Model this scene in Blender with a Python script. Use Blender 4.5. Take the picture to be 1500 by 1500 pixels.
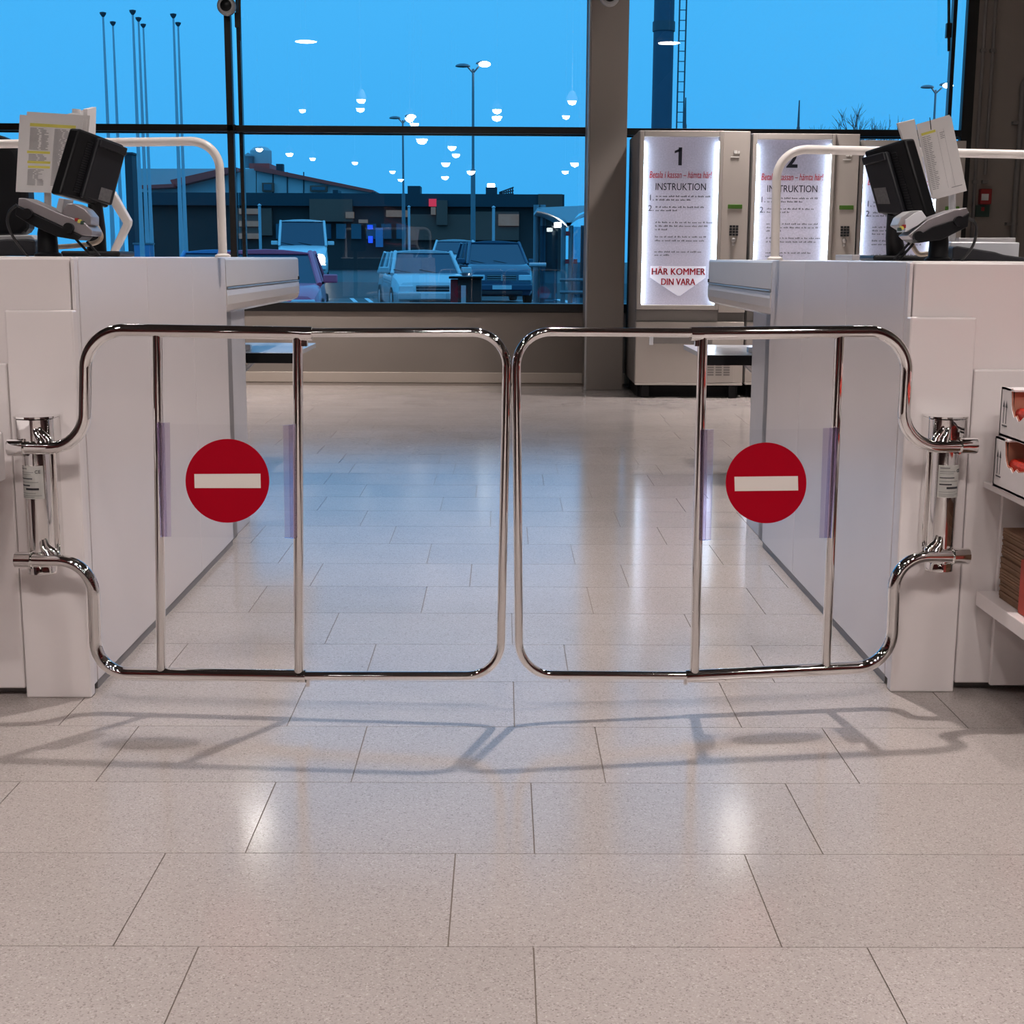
import bpy, bmesh, math, random
from mathutils import Vector, Matrix
random.seed(7)
for o in list(bpy.data.objects): bpy.data.objects.remove(o)
sc = bpy.context.scene
COL = sc.collection

# ------------------------------------------------------------------ camera
FPX = 2064.0
PITCH, YAW, ROLL = map(math.radians, (10.217, 0.416, 0.30))
CAMR = Matrix.Rotation(-YAW, 3, 'Z') @ Matrix.Rotation(math.pi/2 - PITCH, 3, 'X') @ Matrix.Rotation(ROLL, 3, 'Z')
CAML = Vector((0, 0, 1.0))
cd = bpy.data.cameras.new('camera'); cam = bpy.data.objects.new('camera', cd); COL.objects.link(cam)
cd.sensor_fit = 'HORIZONTAL'; cd.sensor_width = 36.0; cd.lens = 36.0*FPX/1500.0
cd.clip_start = 0.05; cd.clip_end = 500
cam.matrix_world = Matrix.Translation(CAML) @ CAMR.to_4x4()
sc.camera = cam

# ------------------------------------------------------------------ world, exposure
sc.view_settings.view_transform = 'Standard'; sc.view_settings.look = 'None'
sc.view_settings.gamma = 1.0; sc.view_settings.use_curve_mapping = False
sc.view_settings.exposure = 0.0
w = bpy.data.worlds.new('dusk_sky'); sc.world = w; w.use_nodes = True
nt = w.node_tree; nt.nodes.clear()
wo = nt.nodes.new('ShaderNodeOutputWorld'); bg = nt.nodes.new('ShaderNodeBackground')
tc = nt.nodes.new('ShaderNodeTexCoord'); sp = nt.nodes.new('ShaderNodeSeparateXYZ'); cr = nt.nodes.new('ShaderNodeValToRGB')
nt.links.new(tc.outputs['Generated'], sp.inputs[0]); nt.links.new(sp.outputs['Z'], cr.inputs[0])
cr.color_ramp.elements[0].position = 0.0; cr.color_ramp.elements[0].color = (.056, .48, 1.02, 1)
cr.color_ramp.elements[1].position = 0.20; cr.color_ramp.elements[1].color = (.078, .55, 1.10, 1)
e_ = cr.color_ramp.elements.new(1.0); e_.color = (.16, .68, 1.28, 1)      # overcast dusk: brighter towards the zenith
nt.links.new(cr.outputs[0], bg.inputs[0]); bg.inputs[1].default_value = 1.0
nt.links.new(bg.outputs[0], wo.inputs[0])

LAMP_POWER = 38.0          # watts of each round downlight
LAMP_COL = (1.0, .90, .865)

# ------------------------------------------------------------------ pixel helpers: turn a measured image point into a real point
def ray(x, y): return CAMR @ Vector(((x-750)/FPX, (750-y)/FPX, -1.0))
def atY(x, y, Y): d = ray(x, y); return CAML + d*(Y/d.y)
def atZ(x, y, Z=0.0): d = ray(x, y); return CAML + d*((Z-1.0)/d.z)
class VPlane:                       # upright plane through two floor points
    def __init__(s, a, b, off=0.0):
        s.a = Vector((a[0], a[1], 0)); d = Vector((b[0]-a[0], b[1]-a[1], 0)).normalized()
        s.n = Vector((-d.y, d.x, 0))
        if s.n.y > 0: s.n = -s.n
        s.a = s.a + s.n*off
    def __call__(s, x, y):
        d = ray(x, y); return CAML + d*((s.a-CAML).dot(s.n)/d.dot(s.n))

# ------------------------------------------------------------------ materials
M = {}
def mat(name, col, rough=.5, metal=0.0, spec=.5, noise=0.0, nscale=8.0, bump=0.0, bscale=80.0, emit=None, estr=0.0, coat=0.0, trans=0.0, vary=0.0):
    m = bpy.data.materials.new(name); m.use_nodes = True; n = m.node_tree; b = n.nodes['Principled BSDF']
    b.inputs['Base Color'].default_value = (*col, 1); b.inputs['Roughness'].default_value = rough
    b.inputs['Metallic'].default_value = metal; b.inputs['Specular IOR Level'].default_value = spec
    b.inputs['Coat Weight'].default_value = coat; b.inputs['Transmission Weight'].default_value = trans
    t = n.nodes.new('ShaderNodeTexCoord')
    if noise or vary:
        hs = n.nodes.new('ShaderNodeHueSaturation'); hs.inputs['Color'].default_value = (*col, 1)
        ad = n.nodes.new('ShaderNodeMath'); ad.operation = 'ADD'; ad.inputs[0].default_value = 1.0; ad.inputs[1].default_value = 0
        if noise:
            nz = n.nodes.new('ShaderNodeTexNoise'); nz.inputs['Scale'].default_value = nscale; nz.inputs['Detail'].default_value = 4
            n.links.new(t.outputs['Object'], nz.inputs['Vector'])
            mr = n.nodes.new('ShaderNodeMapRange'); mr.inputs[3].default_value = 1-noise; mr.inputs[4].default_value = 1+noise
            n.links.new(nz.outputs[0], mr.inputs[0]); n.links.new(mr.outputs[0], ad.inputs[0])
        if vary:
            oi = n.nodes.new('ShaderNodeObjectInfo'); mv = n.nodes.new('ShaderNodeMapRange')
            mv.inputs[3].default_value = -vary; mv.inputs[4].default_value = vary
            n.links.new(oi.outputs['Random'], mv.inputs[0]); n.links.new(mv.outputs[0], ad.inputs[1])
        n.links.new(ad.outputs[0], hs.inputs['Value']); n.links.new(hs.outputs[0], b.inputs['Base Color'])
    if bump:
        nb = n.nodes.new('ShaderNodeTexNoise'); nb.inputs['Scale'].default_value = bscale; nb.inputs['Detail'].default_value = 3
        n.links.new(t.outputs['Object'], nb.inputs['Vector'])
        bp = n.nodes.new('ShaderNodeBump'); bp.inputs['Strength'].default_value = bump; bp.inputs['Distance'].default_value = .01
        n.links.new(nb.outputs[0], bp.inputs['Height']); n.links.new(bp.outputs[0], b.inputs['Normal'])
    if emit:
        b.inputs['Emission Color'].default_value = (*emit, 1); b.inputs['Emission Strength'].default_value = estr
    M[name] = m; return m
def glassmat(name, tint, refl, rough=0.0, rcol=(1, 1, 1)):
    m = bpy.data.materials.new(name); m.use_nodes = True; n = m.node_tree; n.nodes.clear()
    out = n.nodes.new('ShaderNodeOutputMaterial'); mx = n.nodes.new('ShaderNodeMixShader')
    tr = n.nodes.new('ShaderNodeBsdfTransparent'); tr.inputs[0].default_value = (*tint, 1)
    gl = n.nodes.new('ShaderNodeBsdfGlossy'); gl.inputs['Roughness'].default_value = rough; gl.inputs[0].default_value = (*rcol, 1)
    fr = n.nodes.new('ShaderNodeFresnel'); fr.inputs[0].default_value = 1.5
    mu = n.nodes.new('ShaderNodeMath'); mu.operation = 'MULTIPLY'; mu.inputs[1].default_value = refl; mu.use_clamp = True
    n.links.new(fr.outputs[0], mu.inputs[0]); n.links.new(mu.outputs[0], mx.inputs[0])
    n.links.new(tr.outputs[0], mx.inputs[1]); n.links.new(gl.outputs[0], mx.inputs[2]); n.links.new(mx.outputs[0], out.inputs[0])
    M[name] = m; return m

# terrazzo floor tile
def terrazzo():
    m = bpy.data.materials.new('terrazzo'); m.use_nodes = True; n = m.node_tree; b = n.nodes['Principled BSDF']
    t = n.nodes.new('ShaderNodeTexCoord'); oi = n.nodes.new('ShaderNodeObjectInfo')
    va = n.nodes.new('ShaderNodeVectorMath'); va.operation = 'ADD'
    n.links.new(t.outputs['Object'], va.inputs[0]); n.links.new(oi.outputs['Location'], va.inputs[1])
    vo = n.nodes.new('ShaderNodeTexVoronoi'); vo.inputs['Scale'].default_value = 420
    n.links.new(va.outputs[0], vo.inputs['Vector'])
    sx = n.nodes.new('ShaderNodeSeparateColor'); n.links.new(vo.outputs['Color'], sx.inputs[0])
    r1 = n.nodes.new('ShaderNodeValToRGB'); e = r1.color_ramp.elements
    e[0].position = 0; e[0].color = (.27, .235, .22, 1); e[1].position = 1; e[1].color = (.52, .475, .45, 1)
    for p, c in ((.10, (.34, .30, .285, 1)), (.18, (.40, .36, .34, 1)), (.82, (.42, .375, .355, 1)), (.93, (.46, .415, .395, 1))):
        q = e.new(p); q.color = c
    n.links.new(sx.outputs[0], r1.inputs[0])
    nz = n.nodes.new('ShaderNodeTexNoise'); nz.inputs['Scale'].default_value = 3.0; nz.inputs['Detail'].default_value = 6
    n.links.new(va.outputs[0], nz.inputs['Vector'])
    mr = n.nodes.new('ShaderNodeMapRange'); mr.inputs[3].default_value = .93; mr.inputs[4].default_value = 1.07
    n.links.new(nz.outputs[0], mr.inputs[0])
    mv = n.nodes.new('ShaderNodeMapRange'); mv.inputs[3].default_value = -.035; mv.inputs[4].default_value = .035
    n.links.new(oi.outputs['Random'], mv.inputs[0])
    ad = n.nodes.new('ShaderNodeMath'); n.links.new(mr.outputs[0], ad.inputs[0]); n.links.new(mv.outputs[0], ad.inputs[1])
    hs = n.nodes.new('ShaderNodeHueSaturation'); n.links.new(r1.outputs[0], hs.inputs['Color']); n.links.new(ad.outputs[0], hs.inputs['Value'])
    n.links.new(hs.outputs[0], b.inputs['Base Color'])
    rr = n.nodes.new('ShaderNodeMapRange'); rr.inputs[3].default_value = .10; rr.inputs[4].default_value = .18
    n.links.new(nz.outputs[0], rr.inputs[0]); n.links.new(rr.outputs[0], b.inputs['Roughness'])
    b.inputs['Specular IOR Level'].default_value = .5
    M['terrazzo'] = m
terrazzo()
mat('grout', (.19, .155, .13), .9, noise=.2, nscale=30)
mat('wallpaint', (.30, .26, .23), .75, noise=.04, nscale=3, bump=.03, bscale=300)
mat('columnpaint', (.30, .265, .24), .7, noise=.04, nscale=4, bump=.03, bscale=300)
mat('ceilingpaint', (.06, .05, .045), .9, noise=.1, nscale=2)
mat('backwall', (.16, .11, .10), .8, noise=.3, nscale=1.2)
mat('baseboard', (.62, .54, .47), .5, noise=.03)
mat('frameblack', (.012, .011, .011), .3, noise=.1)
mat('laminate', (.80, .745, .735), .22, noise=.015, nscale=2, spec=.4)
mat('laminate_side', (.78, .735, .74), .2, noise=.02, nscale=2, spec=.45)
mat('gap', (.03, .028, .028), .7, noise=.05)
mat('plinth', (.22, .21, .21), .45, noise=.05)
mat('chute', (.74, .70, .68), .27, noise=.015, spec=.4)
mat('aluminium', (.55, .54, .54), .3, metal=.9, noise=.05)
mat('legpanel', (.62, .62, .66), .25, noise=.02)
mat('shelfwhite', (.78, .80, .84), .18, noise=.02)
mat('rubberblack', (.007, .007, .008), .6, spec=.2, noise=.1)
mat('chrome', (.86, .85, .84), .045, metal=1.0, noise=.01)
mat('chromecol', (.82, .81, .80), .07, metal=1.0, noise=.01)
mat('label', (.76, .75, .72), .5, noise=.02)
mat('ink', (.06, .06, .07), .6, noise=.05)
mat('inkgrey', (.30, .29, .30), .6, noise=.05)
mat('signred', (.40, .0, .012), .6, spec=.1, noise=.02)
mat('signwhite', (.80, .74, .69), .45, noise=.02)
mat('railwhite', (.78, .74, .70), .3, noise=.02)
mat('plasticblack', (.007, .0075, .009), .4, spec=.25, noise=.1, bump=.05, bscale=400)
mat('plasticdark', (.016, .017, .021), .42, spec=.3, noise=.1, bump=.05, bscale=400)
mat('plasticgrey', (.40, .40, .41), .35, noise=.03)
mat('ratinglabel', (.13, .13, .135), .5, noise=.5, nscale=140)
mat('silver', (.34, .32, .335), .32, metal=.5, noise=.03)
mat('paper', (.78, .76, .75), .6, noise=.02)
mat('yellow', (.72, .66, .12), .6, noise=.03)
mat('cable', (.015, .015, .016), .45, noise=.1)
mat('beigecable', (.45, .38, .30), .5, noise=.05)
mat('cardboard', (.74, .70, .70), .7, noise=.04, nscale=12)
mat('cardinner', (.42, .17, .11), .85, noise=.15, nscale=30)
mat('redfoil', (.55, .03, .015), .25, noise=.5, nscale=60, bump=.4, bscale=70)
mat('brownpaper', (.22, .12, .07), .8, noise=.25, nscale=40)
mat('redpaper', (.40, .05, .03), .7, noise=.15, nscale=30)
mat('machinebody', (.44, .40, .365), .4, noise=.03, bump=.02, bscale=300)
mat('machine_shade_trim', (.20, .185, .175), .45, noise=.04)  # cabinet side's shade put into the colour; also used for dark trim
mat('machineframe', (.50, .465, .43), .3, metal=.3, noise=.03)
mat('poster', (.46, .43, .50), .45, noise=.30, nscale=110, emit=(.60, .58, .80), estr=.16)
mat('posterarrow', (.80, .78, .86), .4, noise=.03, emit=(.80, .78, .95), estr=.22)
mat('ledstrip', (.9, .95, 1), .4, noise=.01, emit=(.62, .82, 1.0), estr=16.0)
mat('postred', (.55, .02, .035), .5, noise=.02)
mat('posterink', (.02, .02, .035), .5, noise=.02)
mat('lcd', (.03, .07, .012), .3, noise=.05, emit=(.05, .12, .01), estr=.3)
mat('gondola', (.05, .02, .018), .5, noise=.2)
mat('gondolared', (.25, .02, .02), .5, noise=.2)
mat('alarmred', (.32, .02, .02), .4, noise=.05)
mat('alarmgreen', (.02, .05, .035), .5, noise=.05)
mat('conduit', (.22, .20, .19), .5, noise=.05)
mat('lamphousing', (.5, .5, .5), .4, noise=.05)
mat('lampglow', (1, 1, 1), .5, noise=.01, emit=(1.0, .95, .90), estr=30.0)
mat('asphalt', (.032, .030, .032), .5, spec=.22, noise=.25, nscale=3, bump=.1, bscale=40)
mat('roadpaint', (.72, .75, .78), .6, noise=.1, nscale=5)
mat('carwhite', (.80, .82, .84), .25, noise=.02, coat=.5)
mat('carsilver', (.62, .65, .68), .25, metal=.3, noise=.02, coat=.5)
mat('carnavy', (.03, .07, .13), .25, noise=.05, coat=.6)
mat('carmaroon', (.95, .17, .28), .25, noise=.05, coat=.5)
mat('carblue', (.10, .25, .48), .25, noise=.05, coat=.5)
mat('carglass', (.02, .05, .09), .06, noise=.05, spec=.9)
mat('tyre', (.012, .012, .013), .8, noise=.1)
mat('hub', (.45, .45, .47), .35, metal=.7, noise=.05)
mat('headlamp', (.75, .8, .85), .15, noise=.02, spec=.8)
mat('headlit', (1, 1, .95), .3, noise=.01, emit=(1, .93, .80), estr=40.0)
mat('grille', (.02, .02, .025), .3, noise=.1)
mat('platewhite', (.7, .72, .75), .5, noise=.03)
mat('bldgdark', (.065, .042, .04), .8, noise=.2, nscale=.5)
mat('bldgbrown', (.22, .095, .07), .8, noise=.25, nscale=.4)
mat('fascia', (.022, .04, .055), .6, noise=.15, nscale=.5)
mat('hallwhite', (.55, .54, .55), .7, noise=.08, nscale=.5)
mat('roofred', (.70, .08, .06), .6, noise=.1, nscale=.5)
mat('shopglow', (.22, .16, .12), .5, noise=.6, nscale=1.5, emit=(1.0, .62, .36), estr=.09)
mat('neonred', (.5, .02, .04), .5, noise=.05, emit=(1, .05, .10), estr=.55)
mat('neonblue', (.02, .05, .5), .5, noise=.05, emit=(.02, .10, 1), estr=1.0)
mat('polegrey', (.20, .24, .27), .5, metal=.3, noise=.05)
mat('polelight', (.50, .55, .60), .5, noise=.05)
mat('poledark', (.07, .09, .11), .5, noise=.05)
mat('streetlit', (1, 1, 1), .4, noise=.01, emit=(1, .98, .9), estr=12.0)
mat('tower', (.055, .10, .15), .6, noise=.1, nscale=2)
mat('shelterroof', (.72, .76, .80), .35, noise=.03)
mat('bark', (.035, .05, .07), .9, noise=.2)
mat('reddetail', (.45, .03, .04), .5, noise=.1)
glassmat('windowglass', (.97, .985, 1), 1.7)
glassmat('acrylic', (.99, .988, .992), .28)
glassmat('clippvc', (.88, .845, .92), .9, .15)
glassmat('shelterglass', (.55, .65, .72), 1.5)

# ------------------------------------------------------------------ mesh helpers
def link(name, me, m, parent=None):
    o = bpy.data.objects.new(name, me); COL.objects.link(o)
    if m: me.materials.append(M[m])
    if parent: o.parent = parent
    return o
def smooth(me, ang=40):
    me.shade_smooth() if hasattr(me, 'shade_smooth') else None
    me.set_sharp_from_angle(angle=math.radians(ang))
def finish(name, bm, m, parent=None, sm=None, origin=None):
    bmesh.ops.recalc_face_normals(bm, faces=bm.faces)
    me = bpy.data.meshes.new(name); bm.to_mesh(me); bm.free()
    if sm: smooth(me, sm)
    return link(name, me, m, parent)
def bbox(bm, lo, hi, bev=0.0, seg=2):
    lo, hi = Vector(lo), Vector(hi)
    r = bmesh.ops.create_cube(bm, size=1.0); vs = r['verts']
    for v in vs:
        v.co = Vector(((lo.x+hi.x)/2 + v.co.x*(hi.x-lo.x), (lo.y+hi.y)/2 + v.co.y*(hi.y-lo.y), (lo.z+hi.z)/2 + v.co.z*(hi.z-lo.z)))
    if bev:
        es = list({e for v in vs for e in v.link_edges})
        bmesh.ops.bevel(bm, geom=es, offset=bev, segments=seg, affect='EDGES', profile=.5)
def box(name, lo, hi, m, parent=None, bev=0.0, seg=2):
    bm = bmesh.new(); bbox(bm, lo, hi, bev, seg); return finish(name, bm, m, parent, 18 if bev else None)
def boxes(name, lst, m, parent=None, bev=0.0):
    bm = bmesh.new()
    for lo, hi in lst: bbox(bm, lo, hi, bev)
    return finish(name, bm, m, parent)
def ptsbox(name, c, u, v, n, m, parent=None, bev=0.0):
    """box centred on c with half axes u, v, n"""
    bm = bmesh.new(); r = bmesh.ops.create_cube(bm, size=2.0)
    for q in r['verts']:
        q.co = c + u*q.co.x + v*q.co.y + n*q.co.z
    if bev: bmesh.ops.bevel(bm, geom=list(bm.edges), offset=bev, segments=2, affect='EDGES', profile=.5)
    return finish(name, bm, m, parent, 18 if bev else None)
def prism(name, pts, ext, m, parent=None, bev=0.0):
    """polygon pts (Vectors) extruded along ext"""
    bm = bmesh.new(); a = [bm.verts.new(p) for p in pts]; b = [bm.verts.new(p+ext) for p in pts]
    n = len(pts); bm.faces.new(a); bm.faces.new(b[::-1])
    for i in range(n): bm.faces.new((a[i], b[i], b[(i+1) % n], a[(i+1) % n]))
    bmesh.ops.recalc_face_normals(bm, faces=bm.faces)
    if bev: bmesh.ops.bevel(bm, geom=list(bm.edges), offset=bev, segments=2, affect='EDGES', profile=.5)
    return finish(name, bm, m, parent, 18 if bev else None)
def sweep(bm, pts, rad, seg=14, cap=True):
    pts = [Vector(p) for p in pts]; n = len(pts)
    if not isinstance(rad, (list, tuple)): rad = [rad]*n
    t0 = (pts[1]-pts[0]).normalized(); up = Vector((0, 0, 1)) if abs(t0.z) < .9 else Vector((0, 1, 0))
    nrm = t0.cross(up).normalized(); rings = []
    for i in range(n):
        t = (pts[min(i+1, n-1)]-pts[max(i-1, 0)]).normalized()
        nrm = (nrm - t*nrm.dot(t)).normalized(); bi = t.cross(nrm)
        rings.append([bm.verts.new(pts[i] + (nrm*math.cos(2*math.pi*k/seg) + bi*math.sin(2*math.pi*k/seg))*rad[i]) for k in range(seg)])
    for i in range(n-1):
        for k in range(seg):
            bm.faces.new((rings[i][k], rings[i][(k+1) % seg], rings[i+1][(k+1) % seg], rings[i+1][k]))
    if cap: bm.faces.new(rings[0][::-1]); bm.faces.new(rings[-1])
def tube(name, pts, rad, m, parent=None, seg=14):
    bm = bmesh.new(); sweep(bm, pts, rad, seg); return finish(name, bm, m, parent, 50)
def fillet(path, nseg=12):
    """path of (x, y[, r]) 2-D corner points; returns a 2-D polyline with round corners"""
    out = [Vector(path[0][:2])]
    for i in range(1, len(path)-1):
        p = Vector(path[i][:2]); r = path[i][2]
        a = (Vector(path[i-1][:2])-p).normalized(); b = (Vector(path[i+1][:2])-p).normalized()
        ang = a.angle(b); d = r/math.tan(ang/2); cdir = (a+b).normalized(); c = p + cdir*(r/math.sin(ang/2))
        s = p+a*d-c; e = p+b*d-c; tot = s.angle_signed(e)
        for k in range(nseg+1):
            th = -tot*k/nseg
            out.append(c + Vector((s.x*math.cos(th)-s.y*math.sin(th), s.x*math.sin(th)+s.y*math.cos(th))))
    out.append(Vector(path[-1][:2])); return out
def lathe(name, prof, m, parent=None, seg=24, axis='Z', loc=(0, 0, 0)):
    bm = bmesh.new(); rings = []
    for r, z in prof:
        ring = []
        for k in range(seg):
            a = 2*math.pi*k/seg; c, s = math.cos(a)*r, math.sin(a)*r
            p = (c, s, z) if axis == 'Z' else ((z, c, s) if axis == 'X' else (c, z, s))
            ring.append(bm.verts.new(Vector(p)+Vector(loc)))
        rings.append(ring)
    for i in range(len(prof)-1):
        for k in range(seg): bm.faces.new((rings[i][k], rings[i][(k+1) % seg], rings[i+1][(k+1) % seg], rings[i+1][k]))
    bm.faces.new(rings[0][::-1]); bm.faces.new(rings[-1])
    return finish(name, bm, m, parent, 40)
def empty(name, loc=(0, 0, 0)):
    o = bpy.data.objects.new(name, None); COL.objects.link(o); o.empty_display_size = .1; return o
def tag(o, label=None, cat=None, group=None, kind=None):
    if label: o['label'] = label
    if cat: o['category'] = cat
    if group: o['group'] = group
    if kind: o['kind'] = kind
    return o
def thing(name, label, cat, group=None): return tag(empty(name), label, cat, group)
_fonts = {}
def text(name, s, c, size, m, parent, u=Vector((1, 0, 0)), v=Vector((0, 0, 1)), n=Vector((0, -1, 0)), align='CENTER', bold=0.0, shear=0.0, width=None):
    cu = bpy.data.curves.new(name, 'FONT'); cu.body = s; cu.size = size; cu.align_x = align; cu.align_y = 'CENTER'
    cu.extrude = .0006; cu.offset = bold; cu.shear = shear; cu.resolution_u = 3
    ob = bpy.data.objects.new('tmp', cu); COL.objects.link(ob); bpy.context.view_layer.update()
    me = bpy.data.meshes.new_from_object(ob.evaluated_get(bpy.context.evaluated_depsgraph_get()))
    bpy.data.objects.remove(ob)
    k = 1.0
    if width:
        xs = [q.co.x for q in me.vertices]; k = width/(max(xs)-min(xs))
    for q in me.vertices: q.co = c + u*q.co.x*k + v*q.co.y + n*q.co.z
    me.materials.clear(); return link(name, me, m, parent)

# ------------------------------------------------------------------ room shell
YW = 11.45; XWL, XWR, YB, ZC = -7.5, 4.6, -34.0, 6.1
floor = box('floor', (XWL, YB, -.10), (XWR, YW+.25, -.0025), 'grout'); tag(floor, kind='structure')
ceil = box('ceiling', (XWL, YB, ZC), (XWR, YW+.25, ZC+.15), 'ceilingpaint'); tag(ceil, kind='structure')
wl = box('wall_left', (XWL-.2, YB, -.1), (XWL, YW+.25, ZC), 'backwall'); tag(wl, kind='structure')
wr = box('wall_right', (XWR, YB, -.1), (XWR+.2, YW+.25, ZC), 'wallpaint'); tag(wr, kind='structure')
wb_ = box('wall_behind', (XWL, YB-.2, -.1), (XWR, YB, ZC), 'backwall'); tag(wb_, kind='structure')
ZS = .575; ZWT = 4.3; XR1 = 3.69
wk = boxes('wall_back', [((XWL, YW, -.1), (XR1, YW+.25, ZS)), ((XR1, YW, -.1), (XWR, YW+.25, ZC)), ((XWL, YW, ZWT), (XR1, YW+.25, ZC))], 'wallpaint')
tag(wk, kind='structure')
bb = box('baseboard_back', (XWL, YW-.015, 0), (XWR, YW, .085), 'baseboard', None, .004); tag(bb, kind='structure')

# tiles
TW, TD, G = .493, .3302, .0011
bmt = bmesh.new(); bbox(bmt, (-TW/2+G, -TD/2+G, -.012), (TW/2-G, TD/2-G, 0)); 
tm = bpy.data.meshes.new('tile'); bmt.to_mesh(tm); bmt.free(); tm.materials.append(M['terrazzo'])
offs = [-.444, -.077, .058, .203, .029, .164, -.464, .263, -.099, .244, .094, -.044, .245, -.111, .188]
rest = []
ntile = 0
for k in range(-4, 32):
    y0 = 1.932 + (k-1)*TD; yc = y0+TD/2
    if y0+TD > YW+.02: break
    ox = offs[k] if 0 <= k < 15 else random.uniform(0, TW)
    half = .40*yc + .35 if k >= -1 else 1.6
    for j in range(-18, 19):
        xc = ox + (j+.5)*TW
        if xc-TW/2 < XWL or xc+TW/2 > XWR: continue
        seen = y0+TD > 1.35 and abs(xc) < half and yc < 8.4
        if seen and abs(xc) > 1.15+TW/2 and yc > 3.3 and yc < 4.8: seen = False
        if seen and ntile < 300:
            o = bpy.data.objects.new('tile', tm); COL.objects.link(o); o.parent = floor; o.location = (xc, yc, 0); ntile += 1
        else: rest.append((xc, yc))
bm = bmesh.new()
for k in range(-105, -4):
    yc = 1.932+(k-.5)*TD; ox = random.uniform(0, TW)
    if yc < -8: continue
    for j in range(-18, 19):
        xc = ox+(j+.5)*TW
        if xc-TW/2 > XWL and xc+TW/2 < XWR: rest.append((xc, yc))
for xc, yc in rest: bbox(bm, (xc-TW/2+G, yc-TD/2+G, -.012), (xc+TW/2-G, yc+TD/2-G, 0))
ft = finish('far_tiles', bm, 'terrazzo', floor); tag(ft, kind='stuff')

# windows: black frames with glass
GY = YW+.10
def window(name, x0, x1, bars_v, ztr, parts_extra=()):
    r = empty(name); tag(r, kind='structure')
    box('sill_frame', (x0, YW-.02, ZS-.005), (x1, YW+.16, ZS+.065), 'frameblack', r, .004)
    box('top_frame', (x0, YW-.01, ZWT-.07), (x1, YW+.16, ZWT), 'frameblack', r, .004)
    box('transom', (x0, YW-.01, ztr-.026), (x1, YW+.06, ztr+.026), 'frameblack', r, .004)
    box('transom', (x0, YW+.12, ztr-.032), (x1, YW+.16, ztr+.020), 'frameblack', r, .003)
    for (a, b, ya, yb) in bars_v: box('mullion', (a, YW+ya, ZS+.06), (b, YW+yb, ZWT-.06), 'frameblack', r, .003)
    box('glass_pane', (x0+.01, GY-.004, ZS+.06), (x1-.01, GY+.004, ztr-.02), 'windowglass', r)
    box('glass_pane', (x0+.01, GY-.004, ztr+.02), (x1-.01, GY+.004, ZWT-.06), 'windowglass', r)
    return r
window('window_1', XWL, -2.105, [(-2.172, -2.122, -.01, .06), (-5.0, -4.95, -.01, .16), (XWL, XWL+.06, -.01, .16)], 1.995)
window('window_2', -2.105, .80, [(-2.096, -2.066, .09, .16), (.72, .78, -.01, .16)], 1.99)
window('window_3', .80, XR1, [(XR1-.085, XR1, -.02, .05), (XR1-.165, XR1-.135, .09, .16)], 1.985)
# small latch rods hanging at the frame
def rod(px, py0, py1):
    a = atY(px, py0, YW-.03); b = atY(px, py1, YW-.03)
    t = thing('window_opener', 'black window opener rod beside the %s black mullion' % ('left' if px < 700 else 'rightmost'), 'window opener')
    tube('rod', [a, b], .012, 'frameblack', t, 8); box('bracket', (b.x-.03, b.y-.012, b.z+.10), (b.x+.012, b.y+.03, b.z+.21), 'frameblack', t, .003)
rod(350.5, -30, 60); rod(1390, -30, 75)

# column between the windows
cx0, cx1 = .645, .925
colm = thing('column', 'grey painted square column between the windows and vending machines', 'column')
box('shaft', (cx0, 10.87, 0), (cx1, YW+.02, ZC), 'columnpaint', colm, .006)
box('lit_edge_strip', (cx0-.012, 10.90, 0), (cx0, 10.96, ZC), 'aluminium', colm)  # bright strip stands in for bluish light on the column's left edge

# pipes and call point on the right wall strip
for i, (xa, ya, xb, yb, lab) in enumerate([(1453, 0, 1426, 395, 'thin grey conduit running down the dark wall right beside the window'), (1471, 0, 1442, 275, 'thin grey conduit leading down to the red fire call point')]):
    a = atY(xa, ya, YW-.02); b = atY(xb, yb, YW-.02)
    c = tag(tube('conduit', [Vector((b.x-(0 if i else .03), a.y, a.z+2)), Vector((b.x-(0 if i else .03), a.y, b.z+(.10 if i else 0)))], .014, 'conduit', None, 10), lab, 'pipe')
    for z in (1.6, 2.6, 3.4): 
        if z > b.z: box('clip', (b.x-.022-(0 if i else .03), YW-.035, z), (b.x+.022-(0 if i else .03), YW, z+.025), 'conduit', c)
a = atY(1494, 108, YW-.04); b = atY(1481, 390, YW-.04)
c = tag(tube('grey_pipe', [Vector((b.x+.14, a.y, a.z))] + [Vector((b.x+.10-.10*math.sin(t*math.pi/16), a.y, a.z-.10+.10*math.cos(t*math.pi/16))) for t in range(9)] + [Vector((b.x, b.y, 0))], .022, 'conduit', None, 12), 'thicker grey pipe bending at the top on the dark wall, rightmost', 'pipe')
for py in (180, 328):
    q = atY(1486, py, YW-.04); box('clip', (b.x-.06, YW-.05, q.z-.012), (b.x+.03, YW, q.z+.012), 'conduit', c)
q = atY(1441, 288, YW-.03); fa = thing('fire_call_point', 'small red fire call point on the dark wall at right', 'call point')
box('case', (q.x-.035, YW-.06, q.z-.06), (q.x+.055, YW, q.z+.06), 'alarmred', fa, .006)
box('glass_window', (q.x-.028, YW-.064, q.z-.03), (q.x+.028, YW-.058, q.z+.02), 'label', fa)
q = atY(1440, 309, YW-.03); gs = thing('green_sign', 'small dark green sign under the red fire call point', 'sign')
box('plate', (q.x-.055, YW-.02, q.z-.045), (q.x+.055, YW, q.z+.045), 'alarmgreen', gs)
box('red_symbol', (q.x-.012, YW-.024, q.z+.0), (q.x+.012, YW-.019, q.z+.03), 'alarmred', gs)

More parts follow.
